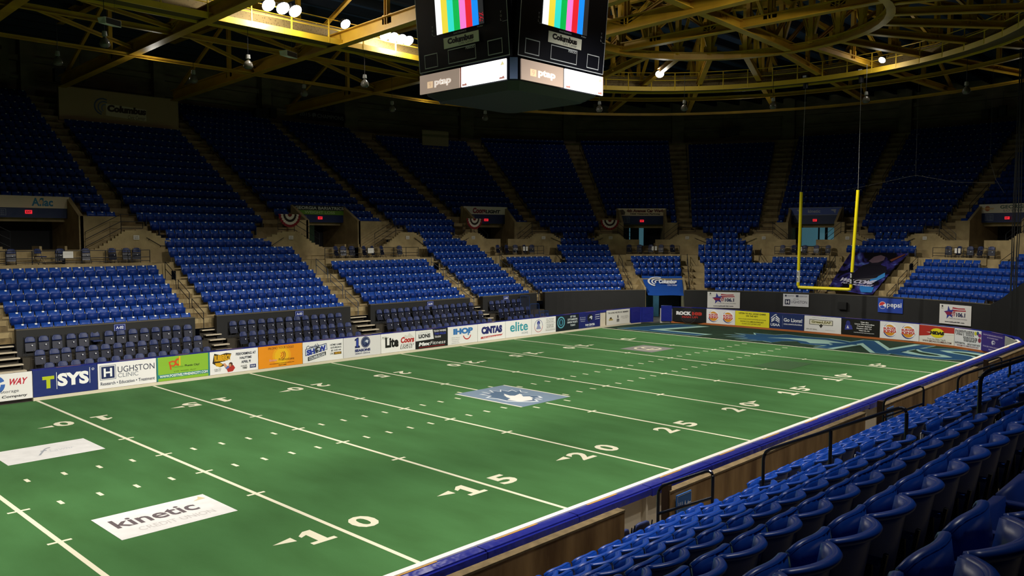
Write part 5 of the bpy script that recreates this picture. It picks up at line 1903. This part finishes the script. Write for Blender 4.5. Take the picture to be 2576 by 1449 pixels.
sheet('champions_banner', bw(17.4, 26.2, 0)[:2], bw(20.9, 26.2, 0)[:2], 17.45, 18.25, '#0d0d10', [('T', '2015', .06, .3, .28, .7, '#8a8a88'), ('T', 'CHAMPIONS', .42, .28, .96, .72, '#9a9a98')] + lion(.3, .2, .4, .8, '#77777a'),
      'black banner reading 2015 CHAMPIONS under the LIONS banner', 'banner', bump=0)
sheet('hanging_banner', bw(-8.2, 25.2, 0)[:2], bw(-6.1, 25.2, 0)[:2], 17.6, 20.3, '#6b6452', [('E', .6, .45, .12, .12, '#3a3830'), ('R', .1, .72, .8, .82, '#3a3024'), ('T', 'C.B.M.', .5, .04, .92, .1, '#3a3024')],
      'pale banner at the upper left edge of the back wall', 'banner', bump=0)
for i, (s, d, z, lb) in enumerate(((-3.4, 21.5, 17.55, 'above the tan press box'), (13.8, 25.4, 17.2, 'on a pier above the A-04 aisle'), (36.3, 25.3, 17.5, 'over the end stand'), (47.2, 25.0, 17.6, 'over the welcome banner stand'))):
    root = empty('speaker_cluster', bw(s, d, z), brot(s))
    tag(root, 'dark speaker cluster hanging %s' % lb, 'loudspeaker')
    for q, (x, y) in enumerate(((-.7, 0), (0, .1), (.7, 0))):
        b = MB()
        b.box(x - .3, x + .3, y - .25, y + .25, -.4 + .1 * q, .5 + .1 * q)
        b.build('speaker_box', mat('black_speaker', '#101010', .6), root)
    b = MB()
    b.tube([(-.7, 0, .5), (-.7, 0, 2.0)], .02, 5)
    b.tube([(.7, 0, .6), (.7, 0, 2.0)], .02, 5)
    b.build('hanging_rods', RAIL, root)

# ------------------------------------------------------------------ ceiling
CEIL = mat('navy_roof_deck', '#3a5274', .7, var=.2, scale=.5)
b = MB()
b.box(-60, 75, -48, 50, 21.2, 21.5)
b.k = 1
y = -46
while y < 49:
    b.box(-60, 75, y, y + .25, 20.7, 21.2)
    y += 2.1
tag(b.build('ceiling', [CEIL, mat('dark_joists', '#1a2432', .7)]), kind='structure')

# ------------------------------------------------------------------ steel
ZC = 17.5


def truss(name, a, c, label, zt=20.6, bays=6, w=.36, h=.38, posts=None, root=None, cat='roof truss', diag=True):
    """truss with lower chord a->c; upper chord at zt"""
    a, c = Vector(a), Vector(c)
    if root is None:
        root = empty(name, a)
        tag(root, label, cat)
    o = Vector(root.location)
    b = MB()
    b.ibeam(a - o, c - o, w, h, .05)
    b.build('lower_chord', STEEL, root)
    b = MB()
    b.ibeam(Vector((a.x, a.y, zt)) - o, Vector((c.x, c.y, zt)) - o, w * .8, h * .8, .05)
    b.build('upper_chord', STEEL, root)
    P = [a.lerp(c, i / bays) for i in range(bays + 1)]
    for i, p in enumerate(P):
        if i in (0, bays) and not posts:
            continue
        b = MB()
        b.ibeam(p - o, Vector((p.x, p.y, zt)) - o, .22, .24, .04, (c - a).normalized())
        b.build('vertical_post', STEEL, root)
        b = MB()
        b.beam(p - o + Vector((0, 0, .02)), p - o + Vector((0, 0, .5)), .05, .75, (c - a).normalized())
        b.build('gusset_plate', STEEL, root)
    if diag:
        for i in range(bays):
            p, q = P[i], P[i + 1]
            if i % 2:
                p, q = q, p
            b = MB()
            b.ibeam(p - o, Vector((q.x, q.y, zt)) - o, .18, .18, .03)
            b.build('diagonal_brace', STEEL, root)
    return root


for x, lb in ((-12.4, 'leftmost'), (-5.0, 'second'), (2.4, 'third'), (11.6, 'fourth')):
    truss('roof_truss', (x, 36, 16.6), (x, -22, 18.3), '%s yellow steel roof truss crossing over the field' % lb, bays=7, w=.5, h=.72)
# ring girder
RC, RR = Vector((15.5, -.7, 17.7)), 7.9
root = empty('ring_girder', RC)
tag(root, 'curved yellow steel ring girder right of the scoreboard', 'girder')
for nm_, z, w_, h_ in (('lower_ring', 0, .42, .45), ('upper_ring', 2.9, .36, .4)):
    b = MB()
    N = 48
    for i in range(N):
        t0, t1 = 2 * math.pi * i / N, 2 * math.pi * (i + 1) / N
        b.ibeam((RR * math.cos(t0), RR * math.sin(t0), z), (RR * math.cos(t1), RR * math.sin(t1), z), w_, h_, .05)
    b.build(nm_, STEEL, root)
RAD = [80, 65, 50.5, 36, 20.5, 5, -8.5, -22, -36, -49.5, -63, -78]
for i, dg in enumerate(RAD + [100, 120, 140, 160, 180, 200, 220, 240, 262]):
    t = math.radians(dg)
    for dd in (-6, 6):
        t2 = math.radians(dg + dd)
        b = MB()
        b.ibeam((RR * math.cos(t), RR * math.sin(t), .1), (RR * math.cos(t2), RR * math.sin(t2), 2.9), .17, .17, .03)
        b.build('diagonal_brace', STEEL, root)
    b = MB()
    b.ibeam((RR * math.cos(t), RR * math.sin(t), .1), (RR * math.cos(t), RR * math.sin(t), 2.9), .28, .3, .04)
    b.build('vertical_post', STEEL, root)
    b = MB()
    b.beam((RR * math.cos(t), RR * math.sin(t), .1), (RR * math.cos(t), RR * math.sin(t), .6), .8, .05, (math.cos(t), math.sin(t), 0))
    b.build('gusset_plate', STEEL, root)
for i, dg in enumerate(RAD):
    t = math.radians(dg)
    a = RC + Vector((RR * math.cos(t), RR * math.sin(t), 0))
    R1 = 26
    c = RC + Vector((R1 * math.cos(t), R1 * math.sin(t), 0))
    c.z = 17.0
    truss('radial_truss', a, c, 'radial yellow roof truss fanning from the ring girder, %s from the left' % ['first', 'second', 'third', 'fourth', 'fifth', 'sixth', 'seventh', 'eighth', 'ninth', 'tenth', 'eleventh', 'twelfth'][i], bays=4, w=.34, h=.36)
# straight girders through the ring
for (a, c, lb) in (((16.9, 8.2, 17.9), (16.9, -9.6, 17.9), 'yellow girder crossing the right part of the ring'), ((12.5, 9, 18.0), (12.5, -12, 18.0), 'bright wide yellow girder crossing the left part of the ring'),
                   ((9.0, -1.0, 17.9), (24, -.5, 17.8), 'yellow spine girder running through the ring centre')):
    truss('cross_girder', a, c, lb, bays=5, w=.45, h=.5, cat='girder')

# stadium shaped catwalk


def stad(off, z, n=26, x0=-30.0, end=-75, zoff=0):
    R = 15.5 + off
    pts = [Vector((x, R, z)) for x in np.arange(x0, 15.01, 2.25)]
    for i in range(1, n + 1):
        t = math.radians(90 + (end - 90) * i / n)
        pts.append(Vector((15 + R * math.cos(t), R * math.sin(t), z)))
    return pts


root = empty('catwalk', (15, 0, 17))
tag(root, 'yellow catwalk with railings running along the far side and round the end', 'catwalk')
o0 = Vector((15, 0, 17))


def strip(b, A, B, z0, z1):
    for i in range(len(A) - 1):
        a, c, d, e = A[i] - o0, A[i + 1] - o0, B[i + 1] - o0, B[i] - o0
        b.hexa([(a.x, a.y, z0), (c.x, c.y, z0), (d.x, d.y, z0), (e.x, e.y, z0), (a.x, a.y, z1), (c.x, c.y, z1), (d.x, d.y, z1), (e.x, e.y, z1)])


BRT = mat('catwalk_yellow', '#d9b32e', .5)
b = MB()
strip(b, stad(-.5, 17), stad(.7, 17), -.02, .02)
b.build('walkway_deck', mat('dark_grating', '#5a4a22', .8), root)
for o_, nm_ in ((-.52, 'inner_side_channel'), (.68, 'outer_side_channel')):
    b = MB()
    strip(b, stad(o_, 17), stad(o_ + .06, 17), -.14, .16)
    b.build(nm_, BRT, root)
for o_, tagn in ((-.5, 'inner'), (.7, 'outer')):
    for z, nm_ in ((1.12, 'top_rail'), (.6, 'mid_rail')):
        b = MB()
        b.tube([p - o0 + Vector((0, 0, z)) for p in stad(o_, 17)], .03, 5)
        b.build(tagn + '_' + nm_, BRT, root)
for p in stad(-.5, 17):
    b = MB()
    q = p - o0
    b.beam(q + Vector((0, 0, -.1)), q + Vector((0, 0, 1.12)), .06, .06)
    b.build('rail_post', BRT, root)
for p in stad(.7, 17)[::2]:
    b = MB()
    q = p - o0
    b.beam(q + Vector((0, 0, -.1)), q + Vector((0, 0, 1.12)), .05, .05)
    b.build('outer_rail_post', BRT, root)
mg = bpy.data.materials.new('perforated_infill')
mg.use_nodes = True
nt = mg.node_tree
bs = nt.nodes['Principled BSDF']
bs.inputs['Roughness'].default_value = .7
tc = nt.nodes.new('ShaderNodeTexCoord')
ck = nt.nodes.new('ShaderNodeTexVoronoi')
ck.inputs['Scale'].default_value = 9
rp = nt.nodes.new('ShaderNodeValToRGB')
rp.color_ramp.elements[0].position = .15
rp.color_ramp.elements[0].color = (*lin('#6a5530'), 1)
rp.color_ramp.elements[1].position = .35
rp.color_ramp.elements[1].color = (*lin('#8f7a48'), 1)
nt.links.new(tc.outputs['Object'], ck.inputs['Vector'])
nt.links.new(ck.outputs['Distance'], rp.inputs[0])
nt.links.new(rp.outputs[0], bs.inputs['Base Color'])
b = MB()
strip(b, stad(.66, 17), stad(.68, 17), .16, 1.05)
b.build('mesh_infill', mg, root)
# hangers under the deck, and outer ring beam
b = MB()
for p in stad(0, 17)[::3]:
    pass
for (off, z, lb, w_) in ((4.0, 17.0, 'long yellow beam outside the catwalk, running straight then round the end', .22), (9.0, 16.6, 'outer thin yellow beam near the back wall', .16)):
    P = stad(off, z)
    b = MB()
    for i in range(len(P) - 1):
        b.ibeam(P[i], P[i + 1], w_, w_ * 1.2, .03)
    tag(b.build('ring_beam', STEEL), lb, 'beam')
# cross bracing between catwalk and outer beam
for i, (x0, x1) in enumerate(((-12.4, -5.0), (-5.0, 2.4), (2.4, 11.6))):
    for q, (a, c) in enumerate((((x0, 16.3, 17.2), (x1, 19.4, 17.2)), ((x0, 19.4, 17.2), (x1, 24.5, 17.0)))):
        b = MB()
        b.ibeam(a, c, .16, .18, .03)
        tag(b.build('lateral_brace', STEEL), 'slim yellow lateral brace %s the outer beam in the %s bay' % (('inside', 'outside')[q], ('left', 'middle', 'right')[i]), 'brace')

# ------------------------------------------------------------------ floodlights, pendants, speakers
HOUS = mat('black_lamp_housing', '#141414', .5)
GLOW = mat('flood_lens_glow', '#fff6e6', .4, emit=40)


def floodlight(p, aim, lit=True, size=.26, label='', grp=None):
    p = Vector(p)
    root = empty('floodlight', p)
    d = (Vector(aim) - p).normalized()
    root.rotation_euler = d.to_track_quat('-Z', 'Y').to_euler()
    b = MB()
    b.lathe([(.0, .34), (.09, .32), (size * .7, .16), (size, -.04), (size * .96, -.05), (0, -.03)], 14)
    b.build('housing', HOUS, root, smooth=True)
    b = MB()
    b.lathe([(size * .93, -.055), (size * .8, -.10), (size * .45, -.14), (0.001, -.15)], 14)
    b.build('lens', GLOW if lit else mat('unlit_lens', '#9a9a96', .2), root, smooth=True)
    b = MB()
    b.tube([(-size - .03, 0, .02), (-size - .03, 0, .42), (size + .03, 0, .42), (size + .03, 0, .02)], .015, 5)
    b.build('yoke', HOUS, root)
    tag(root, label, 'floodlight', grp)


gl1, gl2 = 'glowing floodlights of the left cluster', 'glowing floodlights of the cluster left of the scoreboard'
for i, x in enumerate((-3.75, -2.45, -1.65, -.95)):
    floodlight((x, 14.35, 17.95), (x + 1, -3, 2), True, .36, 'bright round floodlight on the catwalk at the top, %s of four' % ['leftmost', 'second from left', 'third from left', 'rightmost'][i])
floodlight((2.4, 14.8, 18.0), (3, -3, 2), True, .3, 'single bright floodlight above the white lit girder joint')
for i, x in enumerate((4.7, 5.3, 5.9, 6.5, 7.0)):
    floodlight((x, 15.1, 17.95), (x - 3, -3, 2), True, .22 if i == 0 else .33, 'bright floodlight in the row left of the scoreboard, %s of five' % ['leftmost', 'second', 'middle', 'fourth', 'rightmost'][i])
floodlight((23.2, 8.5, 17.45), (10, 0, 2), True, .30, 'single bright floodlight on the end catwalk right of the scoreboard')
floodlight((28.7, -4.0, 17.4), (12, -1, 2), True, .22, 'small bright floodlight on the end catwalk under the radial trusses')
for i, (x, y, s) in enumerate(((-8.2, 12.5, 1), (-7.2, 12.6, 1),)):
    pass
for i, (x, y, z, lb) in enumerate(((-11.28, 11.0, 14.84, 'left'), (-3.41, 11.0, 14.85, 'right'))):
    root = empty('hanging_speaker', (x, y, z), math.radians(20))
    tag(root, 'small white wedge speaker hung on two wires, %s one' % lb, 'loudspeaker')
    b = MB()
    b.hexa([(-.36, -.22, -.14), (.36, -.22, -.14), (.30, .22, -.06), (-.30, .22, -.06), (-.38, -.2, .13), (.38, -.2, .13), (.34, .24, .13), (-.34, .24, .13)])
    b.build('cabinet', WHITE, root)
    b = MB()
    b.box(-.33, .33, -.235, -.222, -.11, .10)
    b.build('grille', HOUS, root)
    for q in (-.25, .25):
        b = MB()
        b.tube([(q, 0, .13), (q, 0, 2.4)], .006, 4)
        b.build('wire', RAIL, root)
for i, (x, y, lb) in enumerate(((-9.7, 15.8, 'upper left, right of the left white speaker'), (-9.8, 21.6, 'upper left near the pale banner'), (-3.1, 21.2, 'left, below the second truss'), (-2.95, 15.5, 'below the left catwalk'),
                                (3.4, 20.5, 'above the LIONS banner'), (4.1, 15.4, 'below the bright catwalk'), (10.8, 21.5, 'left of the scoreboard foot'), (11.0, 16.6, 'just left of the scoreboard underside'),
                                (18.0, 19.9, 'below the scoreboard, left'), (16.6, 15.2, 'below the scoreboard'), (20.4, 11.4, 'right of the scoreboard underside'), (23.9, 7.0, 'over the end stand, left'),
                                (27.1, 2.3, 'over the end stand, centre'), (28.9, -3.0, 'over the end stand, right'), (29.6, -8.5, 'over the right corner'))):
    root = empty('pendant_lamp', (x, y, 15.1))
    tag(root, 'dark unlit pendant lamp with glass globe, %s' % lb, 'lamp')
    b = MB()
    b.lathe([(.0, .52), (.10, .50), (.12, .30), (.05, .26)], 10)
    b.build('ballast', mat('grey_ballast', '#8a8a86', .4), root)
    b = MB()
    b.lathe([(.05, .26), (.20, .10), (.24, -.08), (.16, -.2), (.001, -.22)], 12)
    b.build('globe', mat('dim_glass', '#5a564e', .2), root, smooth=True)
    b = MB()
    b.tube([(0, 0, .5), (0, 0, 2.2)], .015, 4)
    b.build('stem', RAIL, root)

# ------------------------------------------------------------------ scoreboard
SX, SY, A_ = 1.3, 1.3, 2.72
root = empty('scoreboard', (SX, SY, 12.4))
tag(root, 'four sided hanging scoreboard with colour bars over midfield', 'scoreboard')
SBM = mat('scoreboard_navy', '#050816', .5, spec=.2)
ch = .32


def octa(b, a, c_, z0, z1, a2=None, c2=None):
    a2 = a2 or a
    c2 = c2 if c2 is not None else c_
    f = lambda a, c_, z: [(-a + c_, -a, z), (a - c_, -a, z), (a, -a + c_, z), (a, a - c_, z), (a - c_, a, z), (-a + c_, a, z), (-a, a - c_, z), (-a, -a + c_, z)]
    p, q = f(a, c_, z0), f(a2, c2, z1)
    b.add(p + q, [tuple(range(7, -1, -1)), tuple(range(8, 16))] + [(i, (i + 1) % 8, (i + 1) % 8 + 8, i + 8) for i in range(8)])


b = MB()
octa(b, A_ - .06, ch, .02, .84)
octa(b, A_ - .35, ch, .84, 5.4)
b.build('core', SBM, root)
b = MB()
octa(b, A_ - .5, ch, -.25, .02, A_ - .06, ch)
b.build('underside', mat('scoreboard_underside', '#0a0d0c', .6), root)
b = MB()
for sx in (-1.4, 1.4):
    for sy in (-1.4, 1.4):
        b.tube([(sx, sy, 5.3), (sx, sy, 8.6)], .03, 6)
b.build('hoist_cables', RAIL, root)
b = MB()
b.beam((-A_ + .10, -A_ + .10, .04), (-A_ + .10, -A_ + .10, .84), .30, .06, (1, 1, 0))
b.build('corner_panel', mat('pale_blue_corner', '#6f83b0', .4), root)


def box_outline(x0, z0, x1, z1, t, c):
    return [('R', x0, z0, x1, z0 + t * 1.3, c), ('R', x0, z1 - t * 1.3, x1, z1, c), ('R', x0, z0, x0 + t, z1, c), ('R', x1 - t, z0, x1, z1, c)]


BARS = ['#ffffff', '#e8d23c', '#30d8c8', '#06b04a', '#f07ad0', '#e0202c', '#1688f0']
for fi, (p0, p1) in enumerate((((-A_, A_), (-A_, -A_)), ((-A_, -A_), (A_, -A_)), ((A_, -A_), (A_, A_)), ((A_, A_), (-A_, A_)))):
    P0, P1 = Vector((*p0, 0)), Vector((*p1, 0))
    d = (P1 - P0).normalized()
    ang = math.atan2(d.y, d.x)
    nrm = Vector((d.y, -d.x, 0))
    w = 5.22
    q = MB()
    q.box(0, w, -.04, .18, 0, 4.5)
    start = P0 + d * ((2 * A_ - w) / 2)
    panel = q.build('display_panel', SBM, root)
    panel.location = (start.x + nrm.x * .05, start.y + nrm.y * .05, .90)
    panel.rotation_euler = (.085, 0, ang)
    if fi > 1:
        continue
    Hh = 4.5
    items = box_outline(.0, .0, 1, 1, .006, '#c8ccd4')
    for (x0, x1) in ((.07, .225), (.783, .933)):
        items += box_outline(x0, .03, x1, .155, .006, '#c8ccd4')
    items += box_outline(.35, .03, .657, .155, .006, '#c8ccd4')
    items += [('T', 'PERIOD', .55, .125, .645, .147, {'b': .03}, '#c8ccd4'), ('R', .31, .168, .70, .262, '#f6f4e6'), ('T', 'Columbus', .355, .20, .645, .252, {'b': .07}, '#101012'),
              ('T', 'Civic Center', .48, .178, .645, .202, {'s': .1}, '#2a2a2c'), ('T', 'DAKTRONICS', .43, .277, .57, .290, {'b': .02}, '#c8ccd4'), ('T', 'ProStar', .69, .283, .75, .295, {'b': .02}, '#c8ccd4')]
    for zz, t_ in ((.37, 'T'), (.34, 'O'), (.31, 'L')):
        items += [('T', t_, .185, zz, .20, zz + .018, '#c8ccd4'), ('T', t_, .93, zz - .02, .945, zz - .002, '#c8ccd4')]
    items += [('R', .20, .30, .225, .303, '#c8ccd4'), ('R', .95, .28, 1.0, .283, '#c8ccd4')]
    art(panel, w, Hh, items, front=.045)
    b = MB()
    x0, x1 = .235, .705
    for i, c_ in enumerate(BARS):
        a, e = x0 + (x1 - x0) * i / 7, x0 + (x1 - x0) * (i + 1) / 7
        b.k = i
        b.add([(a * w, -.052, .305 * Hh), (e * w, -.052, .305 * Hh), (e * w, -.052, .93 * Hh), (a * w, -.052, .93 * Hh)], [(0, 1, 2, 3)])
    b.k = 7
    b.add([(x1 * w, -.052, .305 * Hh), ((x1 + .055) * w, -.052, .305 * Hh), ((x1 + .055) * w, -.052, .93 * Hh), (x1 * w, -.052, .93 * Hh)], [(0, 1, 2, 3)])
    scr = b.build('colour_bar_screen', [mat('bar_%d' % i, c_, .5, emit=1.05) for i, c_ in enumerate(BARS)] + [mat('bar_dark', '#3a3a3c', .5, emit=.4)], panel)
    if fi == 0:
        b = MB()
        for i in range(26):
            u, v = rng.uniform(x1 + .005, x1 + .045), rng.uniform(.32, .40)
            b.add([(u * w, -.055, v * Hh), ((u + .006) * w, -.055, v * Hh), ((u + .006) * w, -.055, (v + .008) * Hh), (u * w, -.055, (v + .008) * Hh)], [(0, 1, 2, 3)])
        b.build('stray_red_pixels', mat('pixel_red', '#d0142c', .5, emit=.8), scr)
for fi, (p0, p1) in enumerate((((-A_, A_), (-A_, -A_ + ch)), ((-A_ + ch, -A_), (A_, -A_)))):
    P0, P1 = Vector((*p0, 0)), Vector((*p1, 0))
    d = (P1 - P0)
    L = d.length
    d.normalize()
    ang = math.atan2(d.y, d.x)
    for k, (u0, u1, nm_) in enumerate(((.01, .487, 'sponsor_light_box'), (.507, .99, 'message_screen'))):
        q = MB()
        ww = (u1 - u0) * L
        q.box(0, ww, -.05, .0, .05, .82)
        o = q.build(nm_, mat('backlit_beige', '#c0a898', .7, emit=.5) if k == 0 else mat('overexposed_screen', '#ffffff', .5, emit=2.2), root)
        st = P0 + d * (u0 * L)
        o.location = (st.x, st.y, 0)
        o.rotation_euler = (0, 0, ang)
        e = empty('tmp')
        bpy.data.objects.remove(e)
        if k == 0:
            outs = art(o, ww, .82, [('R', .20, .30, .34, .62, '#f0cda4'), ('T', '9', .24, .34, .30, .58, '#c8a890'), ('T', 'ptap', .38, .28, .80, .68, {'b': .05}, '#f4e6da')], front=.055, emit=.8)
        else:
            outs = art(o, ww, .82, [('P', [(.88, .72), (.93, .92), (.97, .74)], '#e2d6a0'), ('P', [(.02, .1), (.03, .2), (.07, .18), (.12, .22), (.14, .1)], '#b07a70'), ('P', [(.86, .1), (.87, .2), (.91, .18), (.96, .24), (.98, .1)], '#b07a70'),
                                    ('R', 0.0, .06, .008, 1, '#ff8a70'), ('R', .992, .06, 1.0, 1, '#ffa080')], front=.055, emit=1.0)

for o in (proto_up, proto_dn):
    pass

# blue hooped guard rails at the right end of the navy chair risers
BRAIL = mat('blue_guard_paint', '#1f3a6e', .4)
for i, (y, z0, z1, lb) in enumerate(((17.05, 1.3, 2.32, 'upper'), (16.2, .8, 1.78, 'middle'), (15.4, .3, 1.31, 'lower'))):
    root = empty('guard_rail', (18.7 + .1 * i, y, 0))
    tag(root, '%s of three blue hooped guard rails right of sign A-05' % lb, 'guard rail')
    b = MB()
    b.tube(bent([(0, 0, z0), (0, 0, z1), (.95, 0, z1 - .03), (.95, 0, z0)], .12, 4), .022, 8)
    b.build('hoop', BRAIL, root)
    for q in range(1, 7):
        b = MB()
        b.tube([(.135 * q, 0, z0 + .1), (.135 * q, 0, z1 - .02)], .009, 5)
        b.build('bar', BRAIL, root)

# gathered dark safety net hanging by the near corner
root = empty('safety_net', (28.2, -11.6, 0))
tag(root, 'gathered dark safety net hanging in a narrow column at the right edge', 'net')
for q in range(7):
    b = MB()
    b.tube([(.12 * math.cos(q), .16 * math.sin(q * 1.7), 2.6), (.15 * math.cos(q + 1), .2 * math.sin(q * 1.7 + .6), 8), (.08 * math.cos(q), .12 * math.sin(q), 16.8)], .022, 5)
    b.build('net_fold', mat('dark_net', '#141414', .9), root)
